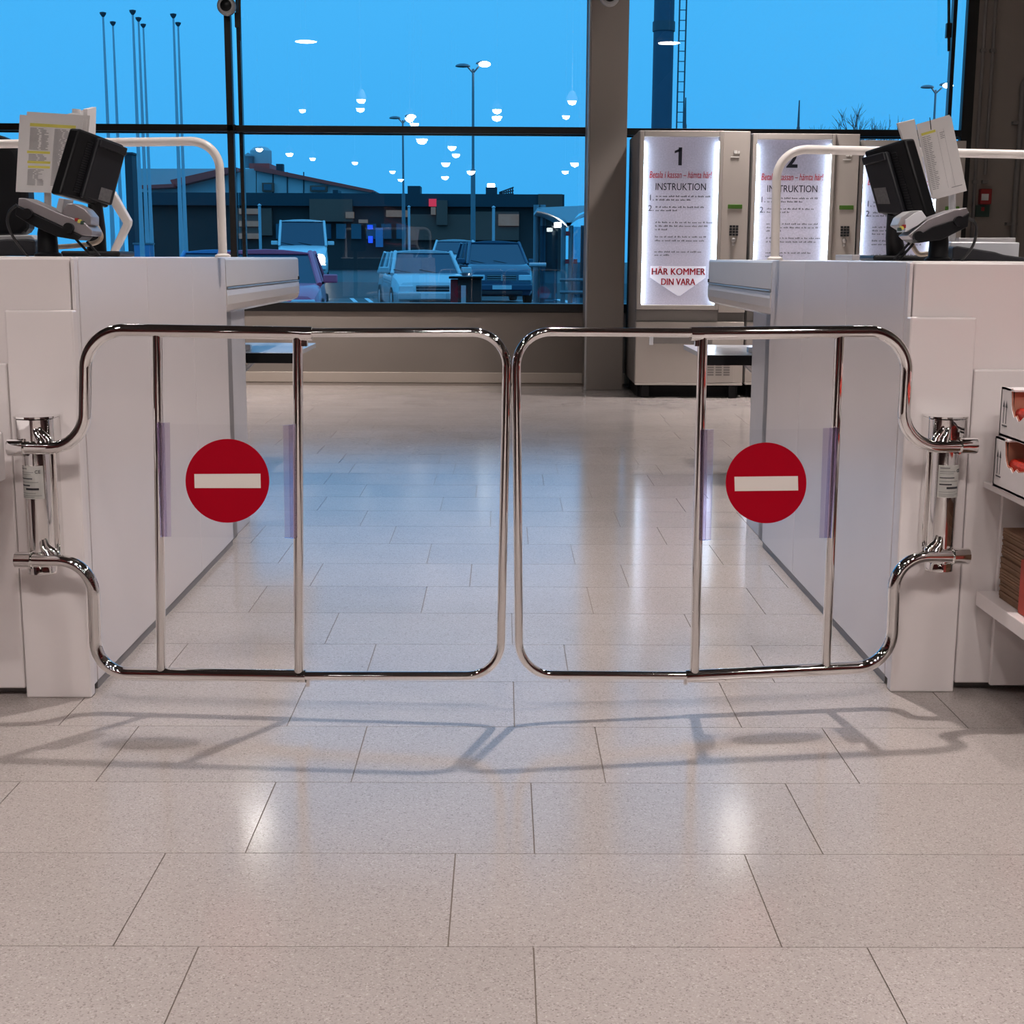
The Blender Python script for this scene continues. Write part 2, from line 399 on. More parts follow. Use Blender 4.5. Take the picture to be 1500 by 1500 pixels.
# security cameras
def seccam(px, py, Y, r, lab):
    c = atY(px, py, Y); t = thing('security_camera', lab, 'camera')
    lathe('housing', [(.02, .06), (r*.8, .05), (r, .02), (r, -.02), (r*.82, -.035)], 'plasticgrey', t, 24, 'Y', c)
    lathe('lens', [(r*.62, -.036), (r*.55, -.05), (r*.3, -.058), (.005, -.06)], 'plasticblack', t, 20, 'Y', c)
    tube('bracket', [c+Vector((0, .04, 0)), c+Vector((0, .10, .1)), Vector((c.x, Y+.12, c.z+.5))], .014, 'plasticgrey', t, 8)
seccam(332, 9, YW-.14, .071, 'round grey security camera at the top of the black mullion')
seccam(893, -6, 10.72, .075, 'dark round security camera at the top of the grey column')

# ------------------------------------------------------------------ ceiling lamps (some show as reflections in the glass, others are added fill)
def lamp(x, y, z, r=.17, power=1.0, group='round downlights above the shop floor', spread=125, lab='round ceiling downlight or added fill lamp hanging above the shop floor'):
    t = thing('ceiling_lamp', lab, 'lamp', group)
    lathe('housing', [(r*1.12, z-.012), (r*1.12, z+.05), (r*.5, z+.16), (.03, z+.17)], 'lamphousing', t, 24, 'Z', (x, y, 0))
    lathe('diffuser', [(r*1.02, z-.004), (r*.98, z-.014), (.005, z-.016)] if power else [(r*.9, z-.004), (r*.85, z-r*.35), (r*.6, z-r*.75), (.005, z-r*.95)], 'lampglow', t, 24, 'Z', (x, y, 0))
    tube('rod', [(x, y, z+.16), (x, y, ZC)], .008, 'lamphousing', t, 8)
    if power:
        ld = bpy.data.lights.new('downlight', 'AREA'); ld.shape = 'DISK'; ld.size = r*2; ld.energy = LAMP_POWER*power
        ld.color = LAMP_COL; ld.spread = math.radians(spread)
        lo = bpy.data.objects.new('downlight', ld); COL.objects.link(lo); lo.location = (x, y, z-.02); lo.parent = t
MY = 2*GY
def refl(px, py, z):                 # lamp at height z whose mirror image in the glass is seen at this image point
    d = ray(px, py); k = (z-1.0)/d.z; p = CAML + d*k; return p.x, MY-p.y, z
for (px, py) in ((448, 60), (980, 62)):
    x, y, z = refl(px, py, 4.3); lamp(x, y, z, .17, 1.1)
lamp(.50, 4.41, 4.6, .045, 2.1)
for x in (-1.3, 0.0, 1.3): lamp(x, -2.6, 5.6, .17, 2.6)  # added fill lamps to brighten the counter fronts, kept out of the reflections
for x, y in ((-1.86, 10.2), (1.77, 10.1)): lamp(x, y, 3.3, .11, .95, spread=85)
for x, y in ((-3.2, 5.0), (3.0, 5.0), (-2.6, 7.8), (2.6, 7.6)): lamp(x, y, 4.3, .17, .7, spread=80)  # added side fill, placed where the glass doesn't mirror it into view
for (px, py, z, r) in ((443, 160, 3.9, .10), (529, 145, 3.9, .12), (528, 158, 3.9, .12), (600, 172, 3.7, .13), (607, 180, 3.7, .13), (728, 160, 3.9, .13), (728, 170, 3.9, .15), (838, 147, 3.9, .12), (829, 169, 3.8, .11), (618, 203, 3.5, .17), (662, 214, 3.5, .14), (668, 225, 3.5, .14), (653, 238, 3.4, .16), (690, 250, 3.4, .17), (842, 238, 3.4, .16), (828, 250, 3.4, .14), (380, 217, 3.5, .12), (424, 224, 3.5, .13), (458, 231, 3.5, .11), (520, 237, 3.4, .11), (575, 250, 3.4, .12), (587, 262, 3.3, .12), (652, 258, 3.3, .15), (60, 165, 3.9, .13), (101, 147, 3.9, .1), (255, 216, 3.5, .12)):
    x, y, z = refl(px, py, z)
    if y > YB+.5: lamp(x, y, z, r*.78, 0.0, 'round downlights deep in the shop behind the camera', 120, 'round downlight deep in the shop seen reflected in the window')

# ------------------------------------------------------------------ checkout counters
H = .998
def counter(side):
    L = side == 'left'; s = -1 if L else 1
    XI = -.944 if L else .918          # aisle face
    YF = 3.15 if L else 3.215           # front
    YE = 4.87
    t = thing('checkout_counter', 'white checkout counter left of the swing gates' if L else 'white checkout counter right of the swing gates beside the cardboard boxes', 'counter', 'white checkout counters')
    def bx(n, x0, x1, y0, y1, z0, z1, m, bev=.003, par=None):
        a, b = XI+s*x0, XI+s*x1
        return box(n, (min(a, b), y0, z0), (max(a, b), y1, z1), m, par or t, bev)
    bx('body', .012, 1.10, YF+.02, YE-.01, .03, H-.012, 'gap', .0)
    bx('worktop', .006, 1.12, YF+.012, YE, H-.014, H, 'laminate', .003)
    bx('front_panel', .010, 1.12, YF, YF+.02, .02, H-.004, 'laminate', .003)
    bx('corner_strip', .0, .008, YF+.004, YF+.03, .02, H-.004, 'laminate_side', .002)
    for a, b in ((YF+.035, 3.80), (3.80, 4.345), (4.345, YE)):
        bx('side_panel', 0, .014, a+.0015, b-.0015, .022, H-.002, 'laminate_side', .0015)
    bx('end_panel', .002, 1.10, YE-.012, YE+.004, .02, H-.16, 'legpanel', .001)
    bx('plinth', .003, .02, YF+.04, YE, 0, .024, 'plinth', .0)
    bx('plinth', .02, 1.10, YF+.01, YF+.03, 0, .022, 'plinth', .0)
    # proud cover behind the gate post, wider low cover further out
    pw = .146
    bx('post_cover', -.003, pw, YF-.034, YF-.001, .0, .882 if L else .874, 'laminate', .004)
    bx('low_cover', pw+.004, 1.12, YF-.026, YF-.001, .02, .765 if L else .757, 'laminate', .004)
    # end chute: curved lip profile running on behind the cabinet
    prof = [(.30, H), (.012, H), (.003, H-.003), (0, H-.010), (-.001, H-.098), (.004, H-.102), (.004, H-.107), (-.001, H-.111), (-.003, H-.13), (-.002, H-.16), (.006, H-.182), (.03, H-.194), (.30, H-.196)]
    y1 = 6.60 if L else 6.36
    prism('chute', [Vector((XI+s*a, YE+.006, z)) for a, z in prof], Vector((0, y1-YE, 0)), 'chute', t)
    tube('chute_trim', [Vector((XI-s*.001, YE+.02, H-.1045)), Vector((XI-s*.001, y1, H-.1045))], .003, 'aluminium', t, 8)
    bx('chute_end_bolt', -.006, .006, y1-.02, y1-.005, H-.10, H-.085, 'rubberblack', .0)
    bx('gap_shade_panel', .018, .20, YE+.006, YE+.17, 0, H-.19, 'plinth', .002)  # dark panel stands in for the shadowed gap before the support leg
    bx('support_leg', .022, .10, YE+.175, YE+.45, 0, H-.19, 'legpanel', .003)
    bx('support_rail', .03, .045, YE+.47, YE+.50, .60, H-.19, 'aluminium', .002)
    # bag shelf at the far end
    zs = .575
    sh = bx('bag_shelf', -.055, .62, 6.05, 6.75, zs, zs+.022, 'shelfwhite', .002)
    bx('shelf_edge', -.055, .62, 6.035, 6.05, zs-.022, zs+.02, 'rubberblack', .001, sh)
    bx('shelf_stop', .16, .21, 6.2, 6.24, zs+.022, zs+.045, 'shelfwhite', .002, sh)
    tube('shelf_brace', [Vector((XI+s*.12, 6.1, zs-.01)), Vector((XI+s*.25, 6.25, zs-.12))], .010, 'aluminium', t, 8)
    bx('shelf_post', .58, .62, 6.3, 6.4, 0, zs, 'legpanel', .002)
    return t
counter('left'); counter('right')

# ------------------------------------------------------------------ swing gates
def gate(side):
    L = side == 'left'
    a = (-1.05, 3.045) if L else (.98, 3.10); b = (0.0, 2.965)
    P = VPlane(a, b); PF = VPlane(a, b, .014); PD = VPlane(a, b, .0195); PB = VPlane(a, b, .0205)
    t = thing('swing_gate', 'chrome tube swing gate leaf hinged on the %s counter with red no-entry sign' % side, 'gate', 'chrome swing gate leaves')
    def tb(n, path, r, seg=18): return tube(n, [P(*q) for q in fillet(path)], r, 'chrome', t, seg)
    rk, rn, rp = .0140, .0094, .0108
    if L:
        tb('upper_arm', [(20, 655.5), (123, 656.5, 50), (125.5, 483, 55), (457, 488.5)], rk)
        tb('lower_arm', [(30, 820), (135.5, 821.5, 52), (141, 986, 50), (448, 990.5)], rk)
        tb('inner_loop', [(440, 487.5), (743.5, 486.5, 50), (733, 990, 50), (440, 990)], rn)
        posts = [((230, 488), (236.5, 986)), ((436, 489), (438, 989))]
        caps = [((13, 655.5), (35, 655.5)), ((24, 820), (46, 820.5))]
        clips = [((229, 620), (248, 619), (250, 786), (235, 786.5)), ((414.5, 623), (431, 622), (433, 789), (417, 788))]
        panel = ((240, 621), (424, 623), (426, 788), (241, 787)); sc_, sr = (332, 705), 61.5
        bar = ((283.5, 695), (380.5, 694.5), (381, 715.5), (284, 715.5)); lip = ((440, 489), (457.5, 489)); scr = (451, 1003); scr2 = (447, 503)
    else:
        tb('upper_arm', [(1422, 653), (1321.5, 655, 48), (1331.5, 485.5, 55), (1012, 488.5)], rk)
        tb('lower_arm', [(1412, 814.5), (1311, 815.5, 50), (1305.5, 975.5, 56), (1004, 991)], rk)
        tb('inner_loop', [(1028, 487.5), (756, 485.5, 50), (760.5, 988.5, 50), (1018, 990)], rn)
        posts = [((1029.5, 488), (1017, 989)), ((1230.5, 488), (1209.5, 979))]
        caps = [((1428.5, 653), (1407, 653)), ((1417.5, 814.5), (1396, 814.5))]
        clips = [((1027, 630), (1045.5, 629), (1041.5, 791), (1026, 792)), ((1206.5, 627), (1229, 627), (1218, 788), (1201, 788))]
        panel = ((1037, 630), (1218, 628), (1210, 788), (1034, 791)); sc_, sr = (1123.5, 708), 59.3
        bar = ((1077, 699), (1170, 698), (1170.5, 719), (1077.5, 720)); lip = ((1029, 489), (1011.5, 489)); scr = (1004, 1000); scr2 = (1021, 503)
    for p, q in posts: tube('upright', [P(*p), P(*q)], rp, 'chrome', t, 14)
    for p, q in caps:
        c = tube('end_cap', [P(*p), P(*q)], .0186, 'chrome', t, 20)
        tube('cap_ring', [P(q[0]-1.5, q[1]), P(q[0]+1.5, q[1])], .0196, 'chrome', c, 20)
    tube('sleeve_collar', [P(*lip[0]), P(*lip[1])], .0148, 'chrome', t, 18)
    p = P(*scr); tube('screw', [p+Vector((0, 0, .022)), p-Vector((0, 0, .004))], .0045, 'chrome', t, 8)
    p = P(*scr2); tube('screw', [p+Vector((0, 0, .016)), p-Vector((0, 0, .006))], .006, 'chrome', t, 8)
    back = -P.n
    ph = prism('acrylic_panel', [PF(*q) for q in panel], back*.003, 'acrylic', t)
    for i_, c in enumerate(clips):
        ec = prism('edge_clip', [PD(*q) for q in c], back*.004, 'clippvc', t)
        k0, k1 = (0, .55) if i_ == 0 else (.45, 1)
        lp = lambda a_, b_, k_: (a_[0]+(b_[0]-a_[0])*k_, a_[1]+(b_[1]-a_[1])*k_)
        prism('clip_lip', [PD(*q) + back*.0045 for q in (lp(c[0], c[1], k0), lp(c[0], c[1], k1), lp(c[3], c[2], k1), lp(c[3], c[2], k0))], back*.003, 'clippvc', ec)
    pts = [PB(sc_[0]+sr*math.cos(2*math.pi*k/64), sc_[1]+sr*math.sin(2*math.pi*k/64)) for k in range(64)]
    prism('no_entry_disc', [q + back*.006 for q in pts], back*.0005, 'signred', ph)['label'] = 'red round no-entry disc'
    prism('no_entry_bar', [PB(*q) + back*.0054 for q in bar], back*.0006, 'signwhite', ph)['label'] = 'white bar of the no-entry sign'
    # drive column that carries the leaf
    g = thing('gate_column', 'chrome hinge column with sticker carrying the %s gate leaf' % side, 'gate column', 'chrome hinge columns')
    yc = 3.077 if L else 3.137; q = atY(57 if L else 1381, 730, yc); x = q.x; s = -1 if L else 1
    z0 = atY(57 if L else 1381, 836 if L else 832, yc).z; z1 = atY(57 if L else 1381, 612, yc).z
    lathe('column', [(.030, z0), (.0305, z0+.004), (.0305, z1-.05), (.030, z1-.045)], 'chromecol', g, 28, 'Z', (x, yc, 0))
    lathe('bottom_ring', [(.028, z0-.006), (.0325, z0-.003), (.0325, z0+.014), (.031, z0+.017)], 'chrome', g, 28, 'Z', (x, yc, 0))
    n = 12; pr = [Vector((x-.044, yc+.045, z1-.055)), Vector((x-.044, yc-.006, z1-.055))] + [Vector((x-.044*math.cos(math.pi*k/n), yc-.006-.030*math.sin(math.pi*k/n), z1-.055)) for k in range(1, n)] + [Vector((x+.044, yc-.006, z1-.055)), Vector((x+.044, yc+.045, z1-.055))]
    prism('cap_block', pr, Vector((0, 0, .055)), 'chrome', g, .002)
    lidp = [Vector((x+(v.x-x)*1.01, v.y, z1+.0006)) for v in pr]; prism('cap_lid', lidp, Vector((0, 0, .004)), 'chrome', g)
    box('back_plate', (x-.026 + (.012 if L else -.012), yc+.012, z0+.02), (x+.026+(.012 if L else -.012), yc+.043, z1-.05), 'chrome', g, .003)
    for cc in caps:
        m_ = P((cc[0][0]+cc[1][0])/2 + (38 if L else -38), cc[1][1])
        up = cc is caps[0]; zz = .034 if up else .030
        for dz in ((1, .6) if up else (1, .6)):
            c0 = m_ + Vector((s*.004*(1 if dz == 1 else -4), 0, 0))
            tube('clamp_fork', [c0, c0+Vector((s*.004, .004, zz*.5)), Vector((x+(c0.x-x)*.55, yc-.033, c0.z+zz)), Vector((x+(c0.x-x)*.4, yc-.024, c0.z+zz+.012))], [.012, .010, .007, .005], 'chrome', g, 10)
        tube('clamp_bolt', [Vector((m_.x, m_.y-.0, m_.z)), Vector((m_.x, yc, m_.z))], .011, 'chrome', g, 12)
    # sticker wrapped on the column
    za = atY(57 if L else 1381, 728 if L else 726, yc).z; zb = atY(57 if L else 1381, 680 if L else 679, yc).z
    a0 = -2.85 if L else -2.30; a1 = a0+2.0
    def wrap(n_, aa, ab, zl, zh, rr, m_, par):
        bm = bmesh.new(); k = 10; prev = None
        for i in range(k+1):
            an = aa+(ab-aa)*i/k; p0 = bm.verts.new((x+rr*math.cos(an), yc+rr*math.sin(an), zl)); p1 = bm.verts.new((x+rr*math.cos(an), yc+rr*math.sin(an), zh))
            if prev: bm.faces.new((prev[0], p0, p1, prev[1]))
            prev = (p0, p1)
        r_ = bmesh.ops.solidify(bm, geom=list(bm.faces), thickness=.0003)
        return finish(n_, bm, m_, par)
    st = wrap('sticker', a0, a1, za, zb, .0311, 'label', g)
    hh = zb-za
    for i, (f0, f1, wd) in enumerate(((.90, .93, .35), (.80, .815, .6), (.74, .752, .5), (.60, .63, .55), (.50, .515, .75), (.39, .43, .45), (.27, .335, .5), (.17, .182, .65), (.10, .112, .85), (.05, .062, .6))):
        mid = .06 if i != 6 else .32
        wrap('sticker_print', a0+(a1-a0)*mid, a0+(a1-a0)*min(.95, mid+wd), za+hh*f0, za+hh*f1, .0313, 'ink' if i in (3, 5, 6) else 'inkgrey', st)
    # CE mark
    an = a0+(a1-a0)*.80; rr = .0314
    c = Vector((x+rr*math.cos(an), yc+rr*math.sin(an), za+hh*.82)); u = Vector((-math.sin(an), math.cos(an), 0)); nn = Vector((math.cos(an), math.sin(an), 0))
    text('sticker_print', 'CE', c, .0105, 'ink', st, u, Vector((0, 0, 1)), nn)
    return t
gate('left'); gate('right')

# ------------------------------------------------------------------ counter-top equipment
def rail(side):
    L = side == 'left'; Y = 4.76
    path = [(326.5, 376), (320.5, 206.5, 42), (-160, 213)] if L else [(1135, 383), (1138.5, 218, 44), (1660, 230)]
    pts = [atY(q[0], q[1], Y) for q in fillet(path)]
    t = thing('guard_rail', 'white tube guard rail standing on the %s counter' % side, 'rail', 'white guard rails')
    pts.append(Vector((pts[-1].x, Y, H))); pts[0].z = H
    tube('tube', pts, .0145 if L else .0145, 'railwhite', t, 16)
    lathe('foot_flange', [(.026, H), (.026, H+.006), (.017, H+.012)], 'railwhite', t, 20, 'Z', (pts[0].x, Y, 0))
rail('left'); rail('right')
def quad(pts, Ds): return [atY(x, y, D) for (x, y), D in zip(pts, Ds)]
def slab(name, q, th, m, parent, bev=0.0, off=0.0):
    """q: four corners tl,tr,br,bl; slab of thickness th behind them, shifted towards the viewer by off"""
    n = (q[1]-q[0]).cross(q[3]-q[0]).normalized()
    if n.dot(q[0]-CAML) < 0: n = -n
    return prism(name, [p - n*off for p in q], n*th, m, parent, bev)
def bil(q, u, v): return (q[0]*(1-u)+q[1]*u)*(1-v)+(q[3]*(1-u)+q[2]*u)*v
def sub(q, u0, v0, u1, v1): return [bil(q, u0, v0), bil(q, u1, v0), bil(q, u1, v1), bil(q, u0, v1)]
def monitor(side):
    L = side == 'left'
    t = thing('point_of_sale_monitor', 'black tilted cashier monitor seen from behind on the %s counter' % side, 'monitor', 'cashier monitors')
    if L:
        q = quad([(117, 188), (183, 213), (159, 305), (88, 285)], [3.60, 3.74, 3.69, 3.55]); hz = (.36, .05, .98, .96); vent = (.22, .12, .34, .92); lab = (.66, .74, .90, .93)
    else:
        q = quad([(1265, 222), (1324, 203.5), (1358, 319), (1291, 315)], [3.78, 3.64, 3.59, 3.73]); hz = (.02, .10, .60, .97); vent = (.64, .12, .76, .92); lab = (.10, .58, .38, .82)
    slab('shell', q, .035, 'plasticblack', t, .006)
    h_ = slab('rear_housing', sub(q, *hz), .016, 'plasticdark', t, .005, .014)
    slab('ridge', sub(q, hz[0]+.02, hz[1], hz[2]-.02, hz[1]+.12), .01, 'plasticdark', t, .003, .020)
    for k in range(22):
        f0 = vent[1]+(vent[3]-vent[1])*k/22
        slab('vent_slot', sub(q, vent[0], f0, vent[2], f0+.018), .004, 'plasticdark', t, 0, .002)
    slab('rating_label', sub(q, *lab), .001, 'ratinglabel', h_, 0, .0155)
    # neck and foot
    p = bil(q, .62 if L else .38, .95); n = Vector((0, .03, 0))
    base = Vector((p.x+(-.01 if L else .02), p.y+.06, H))
    tube('neck', [p+n, (p+n)*.5+base*.5+Vector((0, .01, 0)), base+Vector((0, 0, .01))], [.018, .022, .026], 'plasticblack', t, 12)
    box('foot', (base.x-.075, base.y-.06, H), (base.x+.075, base.y+.09, H+.014), 'plasticblack', t, .005)
monitor('left'); monitor('right')
def sheets(side):
    L = side == 'left'
    t = thing('document_holder', 'stack of printed price lists in a clear holder behind the %s monitor' % side, 'document holder', 'price list holders')
    if L:
        q = quad([(29, 168), (122, 174), (112, 283), (23, 281)], [3.92]*4)
        fans = [(0, 0, .0), (-.03, .0, .006), (-.055, .01, .012)]
        for i, (dx, dz, dy) in enumerate(fans):
            slab('sheet', [p+Vector((-dx*.25, dy+i*.003, dz)) for p in q], .002, 'paper', t)
        slab('wing', quad([(95, 168), (137, 157), (140, 192), (118, 196)], [4.0, 4.05, 4.05, 4.0]), .004, 'paper', t)
        slab('wing', quad([(128, 160), (141, 157), (139, 240), (127, 240)], [4.0, 4.05, 4.05, 4.0]), .012, 'paper', t)
        tube('clip_knob', [atY(112, 160, 4.0), atY(112, 166, 4.0)], .012, 'paper', t, 10)
        ins = sub(q, .15, .08, .92, .98)
        pr = slab('printed_page', ins, .0008, 'paper', t, 0, .001)
        for (u0, v0, u1, v1) in ((.03, .02, .97, .065), (.0, .42, .48, .455), (.02, .565, .5, .60), (.04, .635, .5, .668)):
            slab('yellow_heading', sub(ins, u0, v0, u1, v1), .0005, 'yellow', pr, 0, .0016)
        bm = bmesh.new()
        rows = [(v/100, .04, .44) for v in range(9, 41, 2)] + [(v/100, .54, .92) for v in range(9, 92, 2)] + [(v/100, .04, .42) for v in list(range(47, 56, 2)) + list(range(69, 92, 2))]
        for v, u0, u1 in rows:
            u1 -= random.uniform(0, .16)
            for k in range(2):
                a, b = u0+(u1-u0)*(k*.62), u0+(u1-u0)*(.5 if k == 0 else 1)
                f = sub(ins, a, v, b, v+.008); bm.faces.new([bm.verts.new(p+Vector((0, -.0022, 0))) for p in f])
        finish('print_lines', bm, 'inkgrey', pr)
        tube('stem', [atY(70, 281, 3.94), Vector((atY(70, 376, 3.94).x, 3.94, H))], .010, 'plasticgrey', t, 10)
    else:
        q = quad([(1343, 182), (1391, 168), (1414, 277), (1365, 290)], [3.86, 3.92, 3.92, 3.86])
        for i in range(3): slab('sheet', [p+Vector((.004*i, .004*i+.002, -.002*i)) for p in q], .002, 'paper', t)
        slab('wing', quad([(1315, 180), (1340, 174), (1363.5, 295), (1353, 298)], [3.80, 3.84, 3.84, 3.80]), .006, 'paper', t, .0015)
        ins = sub(q, .04, .04, .96, .97); pr = slab('printed_page', ins, .0008, 'paper', t, 0, .001)
        slab('yellow_heading', sub(ins, .02, .10, .48, .135), .0005, 'yellow', pr, 0, .0016)
        bm = bmesh.new()
        for k in range(30):
            v = .16+k*.026
            for u0, u1 in ((.03, .14), (.16, .20+random.uniform(.02, .12)), (.60, .66+random.uniform(0, .1)) if k < 4 else (.03, .05)):
                f = sub(ins, u0, v, u1, v+.009); bm.faces.new([bm.verts.new(p+Vector((0, -.0022, 0))) for p in f])
        for u in (.52, .74): f = sub(ins, u, .12, u+.006, .95); bm.faces.new([bm.verts.new(p+Vector((0, -.0022, 0))) for p in f])
        f = sub(ins, .62, .955, .97, .965); bm.faces.new([bm.verts.new(p+Vector((0, -.0022, 0))) for p in f])
        finish('print_lines', bm, 'inkgrey', pr)
        tube('wire_clip', [atY(1362, 172, 3.87), atY(1364, 190, 3.87)], .0012, 'plasticdark', t, 6)
        tube('stem', [atY(1395, 284, 3.94), Vector((atY(1395, 376, 3.94).x, 3.94, H))], .010, 'plasticgrey', t, 10)
sheets('left'); sheets('right')
def pxprism(name, pts, Y, dep, m, parent, bev=0.0):
    ps = [atY(x, y, Y) for x, y in pts]
    for p in ps: p.z = max(p.z, H+.0008)
    return prism(name, ps, Vector((0, dep, 0)), m, parent, bev)
def terminal(side):
    L = side == 'left'
    t = thing('payment_terminal', 'silver card payment terminal on a black stand on the %s counter' % side, 'payment terminal', 'card payment terminals')
    if L:
        Y = 3.36; f = lambda x, y: (x, y)
        body = [(27, 290), (36, 290), (96, 316), (124, 326), (135, 338), (134, 346), (120, 345), (60, 317), (26, 301)]
        under = [(24, 302), (60, 318), (120, 346), (114, 352), (84, 347), (44, 329), (22, 315)]
        hump = [(89, 312), (98, 298), (108, 298), (124, 306), (133, 317), (133, 330), (118, 330)]
        flap = [(82, 306), (86, 290), (94, 291), (90, 313)]
        keys = (116, 326); stand = [(52, 334), (60, 329), (74, 332), (80, 342), (80, 376), (52, 376)]
        cabl = [(25, 300), (14, 310), (11, 326), (18, 345), (30, 362), (41, 376)]
        wire = [(110, 349), (132, 373), (146, 374), (127, 354)]
        kn = [(41, 313), (101, 334)]; clipb = (128, 379); bc = [(80, 362), (110, 360), (138, 356), (148, 348), (144, 336), (138, 326)]
    else:
        Y = 3.42
        body = [(1330, 345), (1358, 322), (1398, 307), (1416, 304), (1420, 312), (1407, 320), (1366, 333), (1336, 351)]
        under = [(1420, 312), (1407, 320), (1366, 333), (1337, 350), (1346, 356), (1380, 351), (1418, 332)]
        hump = [(1315, 330), (1320, 318), (1334, 309), (1348, 308), (1357, 318), (1330, 340)]
        flap = [(1326, 340), (1326, 322), (1340, 312), (1350, 308), (1358, 319), (1345, 330)]
        keys = (1321, 337); stand = [(1365, 345), (1378, 339), (1390, 341), (1392, 350), (1392, 383), (1364, 383)]
        cabl = [(1418, 320), (1428, 326), (1430, 342), (1424, 362), (1408, 382)]
        wire = [(1332, 356), (1310, 380), (1317, 381), (1338, 357)]
        kn = [(1404, 324), (1345, 346)]; clipb = (1308, 385); bc = [(1362, 371), (1346, 372), (1338, 362), (1336, 356)]
    pxprism('body', body, Y, .085, 'silver', t, .002)
    pxprism('base_tray', under, Y-.004, .093, 'plasticblack', t, .0015)
    pxprism('printer_hump', hump, Y+.008, .07, 'silver' if L else 'plasticgrey', t, .002)
    pxprism('paper_flap', flap, Y+.002, .075, 'plasticgrey' if L else 'shelfwhite', t, .0015)
    for i, m_ in enumerate(('alarmred', 'yellow', 'alarmgreen')):
        p = atY(keys[0]+(i*4 if L else -i*3), keys[1]+i*2.2-(2.5 if L else 4), Y+.02)
        box('key', (p.x-.004, p.y-.022, p.z-.002), (p.x+.004, p.y-.008, p.z+.006), m_, t, .001)
    for kx, ky in kn:
        p = atY(kx, ky, Y-.006); lathe('tray_knob', [(.012, -.008), (.012, .004), (.008, .006)], 'plasticblack', t, 14, 'Y', p)
    pts = [atY(x, y, Y+.03) for x, y in stand]
    cx = (pts[0].x+pts[3].x)/2; zt = max(p.z for p in pts)
    lathe('stand', [(.032, H), (.032, H+.006), (.024, H+.010), (.0225, zt-.02), (.020, zt-.006), (.012, zt)], 'plasticblack', t, 20, 'Z', (cx, Y+.045, 0))
    tube('cable', [atY(x, y, Y+.03) for x, y in smooth_px(cabl)], .0035, 'cable', t, 8)
    tube('power_cable', [atY(x, y, Y+.12) for x, y in smooth_px(bc)], .006, 'beigecable', t, 8)
    w_ = [atY(x, y, Y+.03) for x, y in wire]
    tube('tilt_bracket', [w_[0], w_[1], w_[2], w_[3]], .0032, 'plasticblack', t, 8)
def smooth_px(p, n=6):
    out = []
    for i in range(len(p)-1):
        p0, p1, p2, p3 = (Vector(p[max(0, i-1)]), Vector(p[i]), Vector(p[i+1]), Vector(p[min(len(p)-1, i+2)]))
        for k in range(n):
            t = k/n; out.append(.5*((2*p1)+(p2-p0)*t+(2*p0-5*p1+4*p2-p3)*t*t+(3*p1-p0-3*p2+p3)*t**3))
    out.append(Vector(p[-1])); return [(v.x, v.y) for v in out]
terminal('left'); terminal('right')
# white bent arm behind the left monitor
arm = thing('bent_arm', 'white angled bracket arm standing behind the left monitor', 'bracket')
pxprism('arm', [(158, 292), (166, 279), (191, 323), (190, 330), (168, 374), (158, 374), (180, 327)], 4.2, .03, 'railwhite', arm, .003)
# chair, printer and tray
ch = thing('office_chair', 'black office chair with rounded back behind the left counter', 'chair')
YCH = 5.16
pxprism('backrest', [(-40, 196), (-12, 194), (10, 203), (26, 220), (35, 244), (39, 280), (41, 335), (30, 345), (-40, 345)], YCH, .10, 'plasticblack', ch, .02)
p = atY(-2, 345, YCH); xc_ = p.x-.03
tube('back_post', [Vector((xc_, YCH+.06, 1.2)), Vector((xc_, YCH+.11, .62)), Vector((xc_, YCH+.16, .47))], .025, 'plasticblack', ch, 12)
box('seat', (xc_-.23, YCH+.10, .45), (xc_+.23, YCH+.56, .52), 'plasticblack', ch, .03)
tube('gas_column', [Vector((xc_, YCH+.33, .10)), Vector((xc_, YCH+.33, .45))], .028, 'plasticblack', ch, 12)
for k in range(5):
    a = k*2*math.pi/5; e = Vector((xc_+.27*math.cos(a), YCH+.33+.27*math.sin(a), .06))
    lg = tube('base_leg', [Vector((xc_, YCH+.33, .11)), e], [.026, .016], 'plasticblack', ch, 8)
    lathe('castor', [(.018, -.012), (.029, -.010), (.029, .010), (.018, .012)], 'rubberblack', lg, 12, 'X', (e.x, e.y, .029))
def printer(pts, ptsb, Y, lab):
    t = thing('receipt_printer', lab, 'printer')
    a = pxprism('lower_case', pts, Y, .16, 'plasticdark', t, .004); b_ = pxprism('paper_cover', ptsb, Y+.17, .10, 'plasticgrey' if pts[0][0] < 700 else 'shelfwhite', t, .003)
printer([(-60, 356), (10, 350), (40, 350), (51, 352), (51, 375.5), (-60, 376.5)], [(-60, 346), (46, 344), (51, 350), (51, 375), (-60, 376)], 3.55, 'dark receipt printer at the far left end of the left counter')
printer([(1396, 362), (1402, 360), (1458, 369), (1470, 373), (1540, 386), (1396, 383.5)], [(1393, 354), (1494, 355), (1492, 383), (1393, 382)], 3.55, 'dark low keyboard printer with white cover on the right counter')
tr = thing('paper_tray', 'flat dark grey tray lying behind the white cover on the right counter', 'tray')
pxprism('tray', [(1405, 348.5), (1488, 348), (1488, 382), (1405, 382)], 3.90, .12, 'plasticgrey', tr, .002)
ml = thing('counter_mat', 'thin grey plate lying at the aisle edge of the right counter', 'plate')
pxprism('plate', [(1248, 373), (1262, 373), (1330, 378), (1330, 382.5), (1248, 381.5)], 4.0, .2, 'plasticgrey', ml, .002)

